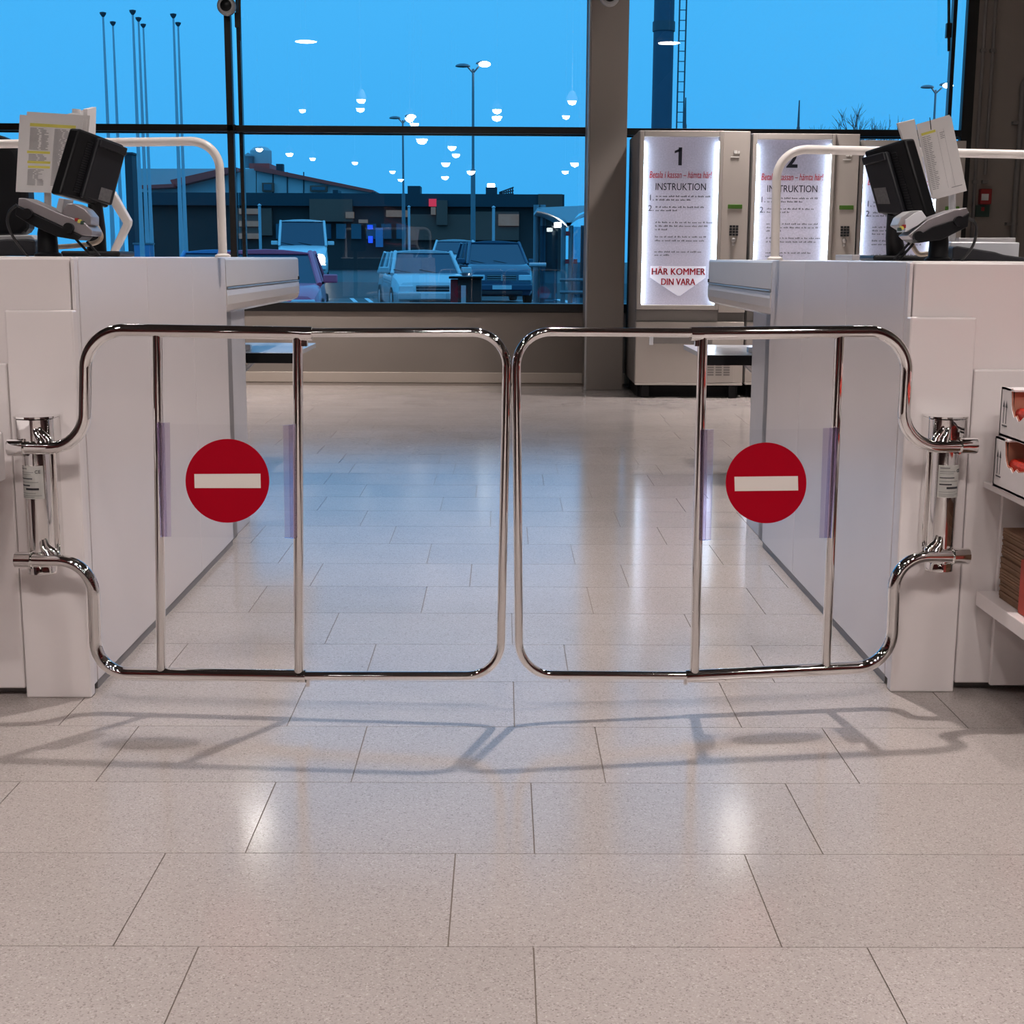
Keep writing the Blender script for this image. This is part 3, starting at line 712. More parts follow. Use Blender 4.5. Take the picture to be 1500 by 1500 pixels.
# ------------------------------------------------------------------ vending machines
def machine(num, X0, Y0, Ht, lab):
    W, D = (.79 if num == 1 else .772), .80
    t = thing('vending_machine', lab, 'vending machine', 'vending machines by the window')
    zb = .10
    def B(n, x0, x1, z0, z1, y0, y1, m, par=None, bev=.003): return box(n, (X0+x0, Y0+y0, z0), (X0+x1, Y0+y1, z1), m, par or t, bev)
    B('cabinet', 0, W, zb, Ht, .045, D, 'machine_shade_trim', None, .006)
    px0, px1, pz0, pz1 = .035, .568, .672, Ht-.045
    B('control_panel', px1+.028, W-.004, zb+.52, Ht-.004, 0, .05, 'machinebody')
    B('lower_door', .004, W-.004, zb+.012, pz0-.12, .0, .05, 'machinebody')
    B('lower_trim', .004, px1+.026, pz0-.118, pz0-.034, .012, .05, 'machine_shade_trim')
    B('kick_trim', .004, W-.004, zb-.006, zb+.010, -.004, .05, 'machineframe')
    # light box
    fr = B('lightbox', px0-.01, px1+.01, pz0-.01, pz1+.01, .05, .06, 'machineframe')
    B('lightbox_rim', px0-.031, px0, pz0-.032, pz1+.041, -.012, .05, 'machineframe', fr)
    B('lightbox_rim', px1, px1+.026, pz0-.032, pz1+.041, -.012, .05, 'machineframe', fr)
    B('lightbox_rim', px0, px1, pz1, pz1+.041, -.012, .05, 'machineframe', fr)
    B('lightbox_rim', px0, px1, pz0-.032, pz0, -.012, .05, 'machineframe', fr)
    po = B('poster', px0, px1, pz0, pz1, .038, .042, 'poster', None, 0)
    for a, b in ((px0+.0005, px0+.005), (px1-.005, px1-.0005)): B('led_strip', a, b, pz0+.01, pz1-.03, .010, .030, 'ledstrip', po, 0)
    cx = X0+(px0+px1)/2; yy = Y0+.0372; ph = pz1-pz0
    def Z(f): return pz1-ph*f
    text('printed_number', str(num), Vector((cx-.005, yy, Z(.118))), .170, 'posterink', po, bold=.004)
    if num == 1: prism('printed_flag', [Vector((cx-.004, yy, Z(.118)+.062)), Vector((cx-.045, yy, Z(.118)+.045)), Vector((cx-.045, yy, Z(.118)+.028)), Vector((cx-.004, yy, Z(.118)+.043))], Vector((0, -.0006, 0)), 'posterink', po)
    text('printed_slogan', 'Betala i kassan – hämta här!', Vector((cx, yy, Z(.222))), .068, 'postred', po, shear=.18, width=.445)
    text('printed_heading', 'INSTRUKTION', Vector((cx+.005, yy, Z(.293))), .070, 'posterink', po, width=.36)
    text('printed_step', '1.', Vector((cx-.205, yy, Z(.358))), .058, 'posterink', po)
    text('printed_step', '2.', Vector((cx-.205, yy, Z(.420))), .058, 'posterink', po)
    bm = bmesh.new(); rr = random.Random(num)
    for v, ln in ((.347, .37), (.368, .25), (.411, .33), (.431, .16), (.502, .37), (.524, .38), (.545, .08), (.588, .36), (.611, .36), (.678, .33), (.698, .09)):
        x = cx-.172
        while x < cx-.172+ln:
            wl_ = rr.uniform(.012, .045); z = Z(v)
            for (xx, w2) in ((x, wl_),):
                n_ = max(2, int(w2/.007))
                for i in range(n_):
                    hgt = rr.choice((.007, .007, .011)); xa = xx+i*w2/n_
                    bbox(bm, (xa, yy-.0004, z-.006), (xa+w2/n_*.62, yy, z-.006+hgt))
            x += wl_+.009
    tag(finish('printed_lines', bm, 'ink', po), kind='stuff')
    prism('printed_arrow', [Vector((cx-.20, yy, Z(.765))), Vector((cx+.20, yy, Z(.765))), Vector((cx+.20, yy, Z(.835))), Vector((cx+.02, yy, Z(.945))), Vector((cx, yy, Z(.945))), Vector((cx-.20, yy, Z(.835)))], Vector((0, .001, 0)), 'posterarrow', po)
    for dx in (0, .0035):
        text('printed_arrow_text', 'HÄR KOMMER', Vector((cx+dx, yy-.001, Z(.800))), .068, 'postred', po, width=.385)
        text('printed_arrow_text', 'DIN VARA', Vector((cx+dx, yy-.001, Z(.862))), .068, 'postred', po, width=.245)
    # controls
    q0 = px1+.028
    lg = B('logo', q0+.075, q0+.10, Ht-.16, Ht-.135, -.003, .0, 'label'); B('logo_bar', q0+.055, q0+.115, Ht-.185, Ht-.178, -.003, 0, 'label', lg, 0)
    B('logo_dot', q0+.105, q0+.118, Ht-.16, Ht-.140, -.003, .0, 'label', lg)
    B('display', q0+.045, q0+.148, 1.355, 1.385, -.004, .002, 'lcd')
    for r in range(4):
        for c in range(3): B('key', q0+.062+c*.022, q0+.080+c*.022, 1.165+r*.0195, 1.180+r*.0195, -.006, .001, 'plasticdark', None, .001)
    lathe('lock', [(.016, .002), (.016, -.010), (.010, -.014)], 'aluminium', t, 16, 'Y', (X0+q0+.092, Y0, 1.135))
    lathe('lock', [(.011, .002), (.011, -.008), (.006, -.011)], 'aluminium', t, 16, 'Y', (X0+q0+.092, Y0, 1.105))
    # delivery hatch, vents, plinth
    B('hatch', .13, .56, .395, .44, -.006, .004, 'machine_shade_trim'); B('hatch_handle', .10, .13, .385, .445, -.012, .004, 'shelfwhite')
    vp = B('service_panel', .50, .72, .115, .36, -.004, .002, 'machinebody')
    for c in range(3):
        for r in range(6): B('vent_slat', .53+c*.058, .575+c*.058, .165+r*.018, .176+r*.018, -.008, -.003, 'machine_shade_trim', vp, 0)
    B('plinth', .03, W-.02, .0, zb, .10, D-.05, 'rubberblack', None, .0)
    for a in (.05, W-.10): B('foot', a, a+.06, 0, zb, .02, .09, 'rubberblack', None, .004)
    return t
machine(1, .962, 10.27, 1.895, 'grey vending machine numbered 1 with backlit instruction poster beside the column')
machine(2, 1.772, 10.33, 1.885, 'grey vending machine numbered 2 with backlit instruction poster, middle of the three')
machine(3, 2.562, 10.42, 1.850, 'grey vending machine behind the right monitor, nearest the dark wall')

# ------------------------------------------------------------------ shelf display on the right: boxes, shelves, card stack
XS = 1.112
rk = thing('shelf_rack', 'white display shelves in front of the right counter holding boxes', 'shelf')
z1 = atZ
def xz(px, py, Y): p = atY(px, py, Y); return p.x, p.z
Yb = 3.17
x_, zt = xz(1443, 876, 3.10); _, zl = xz(1435, 712, 3.10)
XSH = x_
box('upper_shelf', (XSH+.003, 2.55, zl-.014), (XSH+.60, Yb, zl), 'laminate', rk, .002)
box('lower_shelf', (XSH+.003, 2.55, zt-.034), (XSH+.60, Yb, zt), 'laminate', rk, .002)
box('rack_back', (XSH+.05, Yb, .02), (XSH+.60, Yb+.014, .70), 'laminate', rk, .002)
box('rack_side', (XSH+.56, 2.60, .0), (XSH+.60, Yb, .60), 'laminate', rk, .002)
def carton(zb, zt_, yb, name_lab, dx):
    t = thing('cardboard_box', name_lab, 'box', 'torn cartons on the display shelf')
    x0, x1 = XSH+dx, XSH+dx+.40; ya, yb2 = 2.58, yb; hgt = zt_-zb; th = .005
    box('bottom', (x0, ya, zb+.001), (x1, yb2, zb+.006), 'cardboard', t)
    box('back_wall', (x0, yb2-th, zb), (x1, yb2, zt_), 'cardboard', t)
    box('far_wall', (x1-th, ya, zb), (x1, yb2, zt_), 'cardboard', t)
    box('front_wall', (x0, ya, zb), (x1, ya+th, zt_*.6+zb*.4), 'cardboard', t)
    box('top_flap', (x0, yb2-.075, zt_-.004), (x1, yb2, zt_), 'cardboard', t)
    # torn side wall: solid near the back corner, ragged window cut out towards the viewer
    rg = random.Random(int(zb*1000)); y = yb2-.058; edge = []
    edge.append((yb2, zt_)); edge.append((y, zt_)); edge.append((y-.006, zt_-hgt*.30)); 
    yy = y-.012; z = zt_-hgt*.42
    while yy > ya: edge.append((yy, z)); yy -= rg.uniform(.008, .018); z = zt_-hgt*.55+rg.uniform(-.006, .006)
    edge += [(ya, zt_-hgt*.55), (ya, zb), (yb2, zb)]
    prism('torn_side_wall', [Vector((x0, a, b)) for a, b in edge], Vector((th, 0, 0)), 'cardboard', t)
    # ragged red rim along the tear
    bm = bmesh.new(); pts = [Vector((x0+.003, a, b+.001)) for a, b in edge[1:-2]]
    sweep(bm, pts, .0018, 6); finish('torn_rim', bm, 'cardinner', t)
    box('inner_liner', (x0+.007, ya+.01, zb+.01), (x1-.01, yb2-.064, zb+hgt*.64), 'redfoil', t, .010)
    box('inner_back', (x0+.008, yb2-.060, zb+.01), (x1-.01, yb2-.056, zt_-.006), 'cardinner', t)
    # two 'this way up' arrows
    ar = []
    for dy in (.020, .036):
        yc = yb2-.006-dy+.004; zc = zb+hgt*.48
        bm = bmesh.new()
        bbox(bm, (x0-.0006, yc-.0012, zc-hgt*.20), (x0, yc+.0012, zc+hgt*.18))
        vs = [bm.verts.new((x0-.0006, yc-.006, zc+hgt*.13)), bm.verts.new((x0-.0006, yc+.006, zc+hgt*.13)), bm.verts.new((x0-.0006, yc, zc+hgt*.28))]; bm.faces.new(vs)
        finish('printed_arrow', bm, 'ink', t)
    box('printed_bar', (x0-.0006, yb2-.046, zb+hgt*.22), (x0, yb2-.016, zb+hgt*.22+.003), 'ink', t)
_, za = xz(1440, 638, 3.10); _, zb_ = xz(1443, 567, 3.10)
carton(zl+.001, za-.001, 3.10, 'torn white carton with red contents, lower of the two on the upper shelf', .0)
carton(za, zb_, 3.105, 'torn white carton with red contents, topmost on the upper shelf', .008)
# stack of folded paper cards on the lower shelf
st = thing('card_stack', 'tall stack of brown folded cards with red edge on the lower shelf', 'card stack')
zz = zt+.001; k = 0
_, ztop = xz(1470, 776, 3.09)
while zz < ztop:
    j = random.uniform(-.003, .003); th = .0065
    box('card', (XSH+.030+j, 2.82+j, zz), (XSH+.24+j, 3.10+j, zz+th-.0012), 'brownpaper', st); zz += th
box('red_band', (XSH+.024, 2.80, zt+.001), (XSH+.25, 2.965, zt+.75*(ztop-zt)), 'redpaper', st, .003)
# a white carton end peeping in at the left edge
lb = thing('cardboard_box', 'white carton just peeping in at the left edge beside the left counter', 'box')
p0 = atY(5, 632, 3.04); p1 = atY(5, 702, 3.04)
box('carton', (p0.x-.30, 2.84, p1.z), (p0.x, 3.04, p0.z), 'cardboard', lb, .003)
box('tape', (p0.x-.17, 2.839, p1.z-.0005), (p0.x-.12, 3.04, p0.z+.0006), 'paper', lb)
lr = thing('shelf_rack', 'white display shelf holding a carton at the left frame edge', 'shelf')
box('shelf', (p0.x-.45, 2.70, p1.z-.03), (p0.x-.03, 3.02, p1.z-.001), 'laminate', lr, .002)
box('shelf_support', (p0.x-.45, 2.72, 0), (p0.x-.40, 3.02, p1.z-.03), 'laminate', lr, .002)

# ------------------------------------------------------------------ shop shelving behind the camera (mirrored in the chrome)
for sx, lab in ((-1, 'dark red shop gondola shelving behind the camera on the left'), (1, 'dark red shop gondola shelving behind the camera on the right')):
    gt = thing('gondola_shelf', lab, 'shelving')
    x0 = sx*1.75; x1 = sx*2.35
    box('spine', (min(x0+sx*.28, x0+sx*.32), -7, .02), (max(x0+sx*.28, x0+sx*.32), 1.9, 1.9), 'gondola', gt)
    box('plinth', (min(x0, x1), -7, 0), (max(x0, x1), 1.9, .14), 'gondola', gt)
    box('end_panel', (min(x0, x1), 1.9, 0), (max(x0, x1), 1.93, 1.9), 'gondola', gt)
    for z in (.5, .85, 1.2, 1.55): box('shelf_board', (min(x0, x1), -7, z), (max(x0, x1), 1.9, z+.025), 'gondolared', gt)

# ------------------------------------------------------------------ outside
ZG = -.25
def gz(Y): return -.25 if Y < 44 else (-.25+.45*(Y-44)/2.5 if Y < 46.5 else .20)
gd = prism('asphalt_ground', [Vector((-120, y, z)) for y, z in ((YW+.26, -.45), (YW+.26, -.25), (44, -.25), (46.5, .20), (300, .20), (300, -.45))], Vector((240, 0, 0)), 'asphalt'); tag(gd, kind='structure')
for i, (a, b, wd) in enumerate([((507, 430), (524, 445), .06), ((527, 430), (547, 445), .06), ((494, 418), (512, 427), .07), ((777, 428), (838, 444), .13), ((700, 441), (810, 440), .10)]):
    p, q = atZ(*a, ZG), atZ(*b, ZG); d = (q-p).normalized(); n = Vector((-d.y, d.x, 0))*wd
    labs = ['left of the paired white road lines', 'right of the paired white road lines', 'short white road line near the van', 'white road line beside the cart shelter', 'white road line before the dark minivan']
    o = prism('road_line', [p+n, q+n, q-n, p-n], Vector((0, 0, .006)), 'roadpaint'); tag(o, labs[i], 'road marking', 'white road markings')

def car(lab, px, Y, paint, Wd, Lg, Ht, hood, ws, kind='wagon', lit=False, rot=0.0, name='car', belt=.60, plate=True, grille='bar'):
    """front faces the shop (local -Y)"""
    t = thing(name, lab, 'car', 'cars in the car park')
    w = Wd/2; hb = Ht*belt; hh = hood; clear = .22
    # lower body: stations from the front (y=0) to the back (y=Lg)
    st = [(0.0, .34, hh*.62, .80), (.06, .26, hh*.80, .90), (.30, clear, hh*.93, .97), (ws*.7, clear, hh, 1.0), (ws+.1, clear, hb, 1.0), (Lg*.6, clear, hb+.02, 1.0), (Lg-.25, clear, hb+.02, .97), (Lg-.04, .30, hb*.9, .90), (Lg, .36, hb*.8, .85)]
    bm = bmesh.new(); rings = []
    for y, z0, z1, k in st:
        ww = w*k; zm = z0+(z1-z0)*.55
        rings.append([bm.verts.new(v) for v in ((-ww*.93, y, z0), (-ww, y, z0+.1), (-ww*1.0, y, zm), (-ww*.96, y, z1-.06), (-ww*.86, y, z1), (0, y, z1+.015), (ww*.86, y, z1), (ww*.96, y, z1-.06), (ww, y, zm), (ww, y, z0+.1), (ww*.93, y, z0))])
    for i in range(len(st)-1):
        for k in range(11): bm.faces.new((rings[i][k], rings[i][(k+1) % 11], rings[i+1][(k+1) % 11], rings[i+1][k]))
    bm.faces.new(rings[0]); bm.faces.new(rings[-1][::-1])
    body = finish('body', bm, paint, t, 35)
    # greenhouse
    y0, y1 = ws, ws + (Ht-hb)*(1.15 if kind != 'van' else .55); y3 = Lg-.12; y2 = y3-(.25 if kind != 'sedan' else .6)
    wb, wt = w*.93, w*(.76 if kind != 'van' else .86)
    zb2, zt2 = hb-.02, Ht-.06
    b8 = [(-wb, y0, zb2), (wb, y0, zb2), (wb, y3, zb2), (-wb, y3, zb2)]; t8 = [(-wt, y1, zt2), (wt, y1, zt2), (wt, y2, zt2), (-wt, y2, zt2)]
    bm = bmesh.new(); A = [bm.verts.new(v) for v in b8]; Bv = [bm.verts.new(v) for v in t8]
    bm.faces.new(A); bm.faces.new(Bv[::-1])
    for i in range(4): bm.faces.new((A[i], Bv[i], Bv[(i+1) % 4], A[(i+1) % 4]))
    glass = finish('glass', bm, 'carglass', t)
    prof = []
    for f in (-1, -.8, -.4, 0, .4, .8, 1): prof.append(Vector((wt*1.03*f, y1-.06, zt2-.012 + .06*(1-f*f))))
    rf = prism('roof', prof + [Vector((wt*1.03, y1-.06, zt2-.03)), Vector((-wt*1.03, y1-.06, zt2-.03))], Vector((0, y2-y1+.10, 0)), paint, t, .01)
    for i in range(4):
        bm = bmesh.new(); sweep(bm, [Vector(b8[i]), Vector(t8[i])], .045, 8); finish('pillar', bm, paint, t, 40)
    for sx in (-1, 1):
        for fr in ((.33, .66) if kind != 'sedan' else (.45,)):
            bm = bmesh.new(); yb = y0+(y3-y0)*fr; yt = y1+(y2-y1)*fr; sweep(bm, [Vector((sx*wb, yb, zb2)), Vector((sx*wt, yt, zt2))], .035, 8); finish('pillar', bm, paint, t, 40)
        # mirror
        m0 = Vector((sx*(w+.10), ws+.16, hb+.07)); mi = ptsbox('mirror', m0, Vector((.11, 0, 0)), Vector((0, .05, 0)), Vector((0, 0, .065)), paint, t, .02)
        tube('mirror_arm', [Vector((sx*w*.94, ws+.2, hb-.02)), m0], .02, 'plasticblack', mi, 6)
        # headlight
        hl = ptsbox('headlight', Vector((sx*w*.70, .035, hh*.66)), Vector((w*.19, sx*-.0, 0)), Vector((0, .06, 0)), Vector((0, 0, .075)), 'headlamp', t, .02)
        if lit and sx == 1: lathe('lit_bulb', [(.12, -.03), (.11, -.055), (.06, -.075), (.005, -.08)], 'headlit', hl, 16, 'Y', (sx*w*.72, .0, hh*.66))
        lathe('fog_lamp', [(.05, .03), (.05, .0), (.02, -.005)], 'headlamp', t, 12, 'Y', (sx*w*.66, .03, .40))
        for yw in (.80, Lg-.85):
            wh = lathe('wheel', [(.20, -.09), (.31, -.10), (.325, -.06), (.325, .06), (.31, .10), (.20, .09)], 'tyre', t, 24, 'X', (sx*(w-.09), yw, .325))
            lathe('hub', [(.20, .092*sx), (.18, .100*sx), (.03, .105*sx)], 'hub', wh, 14, 'X', (sx*(w-.09), yw, .325))
    gr = ptsbox('grille', Vector((0, .022, hh*.66)), Vector((w*.44, 0, 0)), Vector((0, .03, 0)), Vector((0, 0, .075)), 'grille', t, .012)
    for k in range(3): ptsbox('grille_slat', Vector((0, -.012, hh*.66-.055+k*.055)), Vector((w*.44, 0, 0)), Vector((0, .006, 0)), Vector((0, 0, .008)), 'hub', gr)
    if grille == 'cross': ptsbox('grille_bar', Vector((0, -.016, hh*.66)), Vector((.02, 0, 0)), Vector((0, .008, 0)), Vector((0, 0, .085)), 'hub', gr)
    ptsbox('bumper', Vector((0, -.01, .47)), Vector((w*.92, 0, 0)), Vector((0, .07, 0)), Vector((0, 0, .085)), paint, t, .03)
    ptsbox('air_intake', Vector((0, -.005, .33)), Vector((w*.62, 0, 0)), Vector((0, .07, 0)), Vector((0, 0, .045)), 'grille', t, .01)
    if plate: ptsbox('number_plate', Vector((0, -.088, .47)), Vector((.26, 0, 0)), Vector((0, .008, 0)), Vector((0, 0, .055)), 'platewhite', t)
    for sx in (-.35, .35): tube('wiper', [Vector((sx*w, y0-.01, zb2+.02)), Vector((sx*w-.42, y0+.06, zb2+.10))], .010, 'plasticblack', t, 6)
    p = atY(px, 400, Y); t.location = (p.x, Y, gz(Y)); t.rotation_euler = (0, 0, rot)
    return t
car('silver grey station wagon parked in the middle of the car park', 634, 29.5, 'carsilver', 1.58, 4.6, 1.43, .92, 1.15, 'wagon', rot=.17, belt=.64)
car('dark blue minivan with cross-bar grille parked right of the silver wagon', 735, 38.6, 'carnavy', 1.80, 4.8, 1.74, 1.10, 1.0, 'wagon', rot=.12, belt=.63, grille='cross')
car('white delivery van with one lit headlight driving on the left', 444, 47, 'carwhite', 1.66, 4.6, 2.05, 1.12, .75, 'van', lit=True, rot=.13, name='van', belt=.58)
car('maroon car parked nearest the window behind the left chute', 378, 20.5, 'carmaroon', 1.80, 4.5, 1.38, .86, 1.2, 'sedan', rot=.10, belt=.62)
car('blue car roof showing above the left counter left of the mullion', 288, 27, 'carblue', 1.60, 4.0, 1.40, .86, 1.2, 'sedan', belt=.62)
car('pale car hidden behind the wagon and minivan', 664, 49.0, 'carsilver', 1.66, 4.2, 1.45, .9, 1.0, 'wagon', belt=.62)

# far retail building
def far_building():
    Y = 95.0; t = thing('retail_building', 'long dark flat-roofed retail building across the car park', 'building')
    def R(n, x0, y0, x1, y1, m, d0=0.0, d1=.5, par=None, bev=0):
        a, b = atY(x0, y0, Y), atY(x1, y1, Y); return box(n, (a.x, Y-d1, max(b.z, gz(Y))), (b.x, Y-d0, a.z), m, par or t, bev)
    a, b = atY(200, 283, Y), atY(826, 283, Y)
    box('main_block', (a.x, Y, gz(Y)), (b.x, Y+25, a.z), 'bldgdark', t)
    R('fascia', 200, 282, 826, 304, 'fascia', 0, .6)
    R('wall_panel', 455, 292, 518, 325, 'bldgbrown', 0, .7); R('wall_panel', 345, 305, 400, 345, 'bldgbrown', 0, .4); R('wall_panel', 600, 314, 690, 352, 'bldgbrown', 0, .4)
    R('wall_panel', 640, 294, 656, 330, 'bldgbrown', 0, .8); R('wall_panel', 690, 310, 760, 352, 'bldgbrown', 0, .4)
    R('wall_panel', 788, 285, 823, 318, 'bldgbrown', .0, .8)
    for i in range(3): R('shop_shelf', 352, 306+i*18, 382, 314+i*18, 'shopglow', .38, .55)
    R('lit_sign', 629, 292, 640, 303, 'neonred', .6, .8); R('lit_sign', 632, 304, 639, 315, 'shopglow', .6, .8)
    R('lit_panel', 730, 314, 760, 331, 'shopglow', .4, .6); R('lit_panel', 566, 308, 600, 318, 'shopglow', .0, .3)
    R('lit_panel', 508, 311, 520, 320, 'shopglow', .4, .8); R('lit_panel', 527, 322, 540, 327, 'shopglow', .4, .8)
    R('blue_sign', 540, 330, 547, 336, 'neonblue', .4, .8); R('blue_sign', 541, 346, 547, 356, 'neonblue', .4, .8); R('blue_door', 551, 334, 562, 362, 'carblue', .0, .5)
    for x0, y0, x1 in ((594, 270, 613), (711, 272, 728), (482, 276, 490), (540, 279, 546)): R('roof_unit', x0, y0, x1, 284, 'fascia', -4, -2)
    for k in range(7):
        x = 732+k*3.2; p, q = atY(x, 284, Y), atY(x, 279-k*1.3, Y); tube('roof_sign_bar', [p+Vector((0, 3, 0)), q+Vector((0, 3, 0))], .05, 'fascia', t, 6)
    for k in range(3):
        p, q = atY(731, 282-k*1.5, Y), atY(753, 281-k*5, Y); tube('roof_sign_bar', [p+Vector((0, 3, 0)), q+Vector((0, 3, 0))], .05, 'fascia', t, 6)
    for k in range(9): R('window_bay', 405+k*22, 328, 420+k*22, 350, 'carglass', .0, .3)
    p = atY(719, 270.5, Y); box('beacon', (p.x-.25, Y+2, p.z-.1), (p.x+.25, Y+2.4, p.z+.18), 'streetlit', t, .05)
far_building()
def hall():
    Y = 125.0; t = thing('gabled_hall', 'pale hall with red sloping roof edge behind the dark building', 'building')
    V = lambda x, y: atY(x, y, Y)
    prism('gable_wall', [V(375, 247), V(545, 281), V(545, 300)*1, V(375, 300)*1], Vector((0, 20, 0)), 'hallwhite', t)
    prism('roof_edge', [V(374, 243), V(548, 279), V(548, 283), V(374, 250)], Vector((0, 21, 0)) + Vector((0, -1, 0)), 'roofred', t).location.y = -.6
    prism('side_wall', [V(200, 247), V(376, 247), V(376, 300), V(200, 300)], Vector((0, 15, 0)), 'hallwhite', t)
    prism('low_roof', [V(255, 265), V(335, 247), V(352, 247), V(352, 252), V(260, 275)], Vector((0, -1.5, 0)), 'roofred', t)
    prism('roof_edge', [V(215, 273), V(262, 271), V(262, 276), V(215, 278)], Vector((0, -2.0, 0)), 'roofred', t)
    a, b = V(200, 299), V(545, 299); box('base_wall', (a.x, Y+.1, gz(Y)), (b.x, Y+15, a.z), 'hallwhite', t)
    for x0, y0, x1, y1 in ((385, 268, 402, 281), (455, 272, 480, 281)):
        a, b = V(x0, y0), V(x1, y1); f = box('window', (a.x, Y-.5, b.z), (b.x, Y+.1, a.z), 'bldgbrown', t); box('pane', (a.x+.15, Y-.55, b.z+.12), (b.x-.15, Y-.48, a.z-.12), 'carglass', f)
    for x in (400, 421, 445): 
        a, b = V(x, 252), V(x, 283); tube('wall_seam', [a+Vector((0, -.05, 0)), b+Vector((0, -.05, 0))], .05, 'fascia', t, 6)
    a, b = V(362, 238), V(392, 250); box('roof_house', (a.x, Y+1, b.z), (b.x, Y+6, a.z), 'roofred', t)
    p = V(374, 240); lathe('roof_tank', [(.85, p.z), (.95, p.z+.3), (.95, p.z+1.3), (.6, p.z+1.6), (.05, p.z+1.7)], 'hallwhite', t, 20, 'Z', (p.x, Y+3, 0))
    p = V(358, 244); lathe('roof_vent', [(.35, p.z), (.40, p.z+.8), (.5, p.z+1.0), (.05, p.z+1.3)], 'polegrey', t, 16, 'Z', (p.x, Y+2, 0))
    p = V(407, 252); box('chimney', (p.x-.3, Y+1, p.z-.4), (p.x+.3, Y+1.8, p.z+.75), 'fascia', t)
hall()
# dark block and ticket box left
bl = thing('pillar_sign', 'dark upright block among the flagpole bases at left', 'sign pillar')
a, b = atY(182, 226, 60), atY(199, 376, 60); box('block', (a.x, 60, .2), (b.x, 60.8, a.z), 'fascia', bl, .02)
p = atY(182, 226, 60); box('cap', (a.x-.06, 59.95, a.z), (b.x+.06, 60.85, a.z+.08), 'fascia', bl)
bx_ = thing('utility_box', 'blue grey utility box at the foot of the flagpoles', 'box')
a, b = atY(196, 358, 44), atY(220, 376, 44); box('case', (a.x, 44, -.25), (b.x, 44.5, a.z), 'carblue', bx_, .02); box('lid', (a.x-.03, 43.97, a.z), (b.x+.03, 44.53, a.z+.05), 'polegrey', bx_)
# flagpoles
for i, (x0, y0, x1) in enumerate([(151, 25, 158), (165.5, 38, 170), (194.5, 22, 199), (203, 32, 206.5), (210, 41, 214.5), (254, 27, 259), (261, 39, 266)]):
    Y = (44, 48, 43, 47, 51, 45, 49)[i]
    labs = ['first flagpole from the left', 'second flagpole from the left', 'third and tallest-looking flagpole, left of the middle trio', 'middle flagpole of the trio', 'shortest flagpole, right of the trio', 'left flagpole of the right pair', 'rightmost flagpole of the right pair']
    t = thing('flagpole', labs[i] + ' outside', 'flagpole', 'bare flagpoles outside')
    p = atY(x0, y0, Y); 
    xb = p.x + .0
    tube('pole', [(xb, Y, gz(Y)), (xb, Y, 3.0), (xb, Y, p.z)], [.085, .06, .030], 'polelight', t, 10)
    lathe('finial', [(.03, p.z), (.09, p.z+.08), (.10, p.z+.13), (.02, p.z+.15)], 'poledark', t, 12, 'Z', (xb, Y, 0))
# street lamps
def streetlamp(px, py, Y, lab, litside=1, single=False, k=.62):
    t = thing('street_lamp', lab, 'street lamp'); p = atY(px, py, Y); x, z = p.x, p.z
    zj = gz(Y)+(z-gz(Y))*.52
    tube('mast', [(x, Y, gz(Y)), (x, Y, zj), (x, Y, zj+.02), (x, Y, z-.1)], [.15*k, .14*k, .085*k, .07*k], 'polegrey', t, 12)
    for s in ((1, -1) if not single else (1,)):
        tube('arm', [(x, Y, z-.25), (x+s*.35*k, Y-.1, z-.02)], .05*k, 'polegrey', t, 8)
        c = Vector((x+s*.62*k, Y-.1, z+(.08 if s == litside else -.02)))
        bm = bmesh.new(); r = bmesh.ops.create_uvsphere(bm, u_segments=16, v_segments=8, radius=1)
        for v in bm.verts: v.co = c + Vector((v.co.x*.46*k, v.co.y*.25*k, v.co.z*(.17*k) if v.co.z > 0 else v.co.z*.07*k))
        finish('lamp_head', bm, 'polegrey', t, 40)
        if s == litside:
            bm = bmesh.new(); r = bmesh.ops.create_uvsphere(bm, u_segments=16, v_segments=8, radius=1)
            for v in bm.verts: v.co = c + Vector((.05+v.co.x*.36*k, -.10+v.co.y*.22*k, -.03+v.co.z*.17*k))
            finish('lamp_glass', bm, 'streetlit', t, 60)
streetlamp(693, 97, 55, 'tall twin-headed street lamp with lit head above the dark minivan')
streetlamp(590, 173, 72, 'slimmer street lamp with lit head behind the silver wagon', 1)
streetlamp(1371, 128, 60, 'twin-headed street lamp at the right edge of the window', 1)
# thin posts in the car park
for i, (x, y0, Y) in enumerate([(599, 304, 70), (723, 305, 60), (380, 302, 60)]):
    p = atY(x, y0, Y); labs = ['thin post right of the slim street lamp', 'thin post behind the dark minivan', 'thin post left of the white van']
    t = thing('thin_post', labs[i], 'post'); tube('shaft', [(p.x, Y, gz(Y)), (p.x, Y, p.z)], .06, 'polelight', t, 8); lathe('cap', [(.06, p.z), (.09, p.z+.03), (.02, p.z+.10)], 'polelight', t, 10, 'Z', (p.x, Y, 0))
# antennas behind the machines
for i, (x, y0, Y) in enumerate([(1004.5, 143, 50), (1171, 147, 50)]):
    p = atY(x, y0, Y); t = thing('antenna', 'thin dark antenna rising above vending machine ' + ('1 beside the tower' if i == 0 else '2 in clear sky'), 'antenna')
    tube('mast', [(p.x, Y, gz(Y)), (p.x, Y, p.z-.9), (p.x, Y, p.z-.88), (p.x, Y, p.z)], [.06, .06, .045, .02], 'poledark', t, 8); lathe('foot', [(.2, gz(Y)), (.2, gz(Y)+.1), (.07, gz(Y)+.15)], 'poledark', t, 12, 'Z', (p.x, Y, 0))
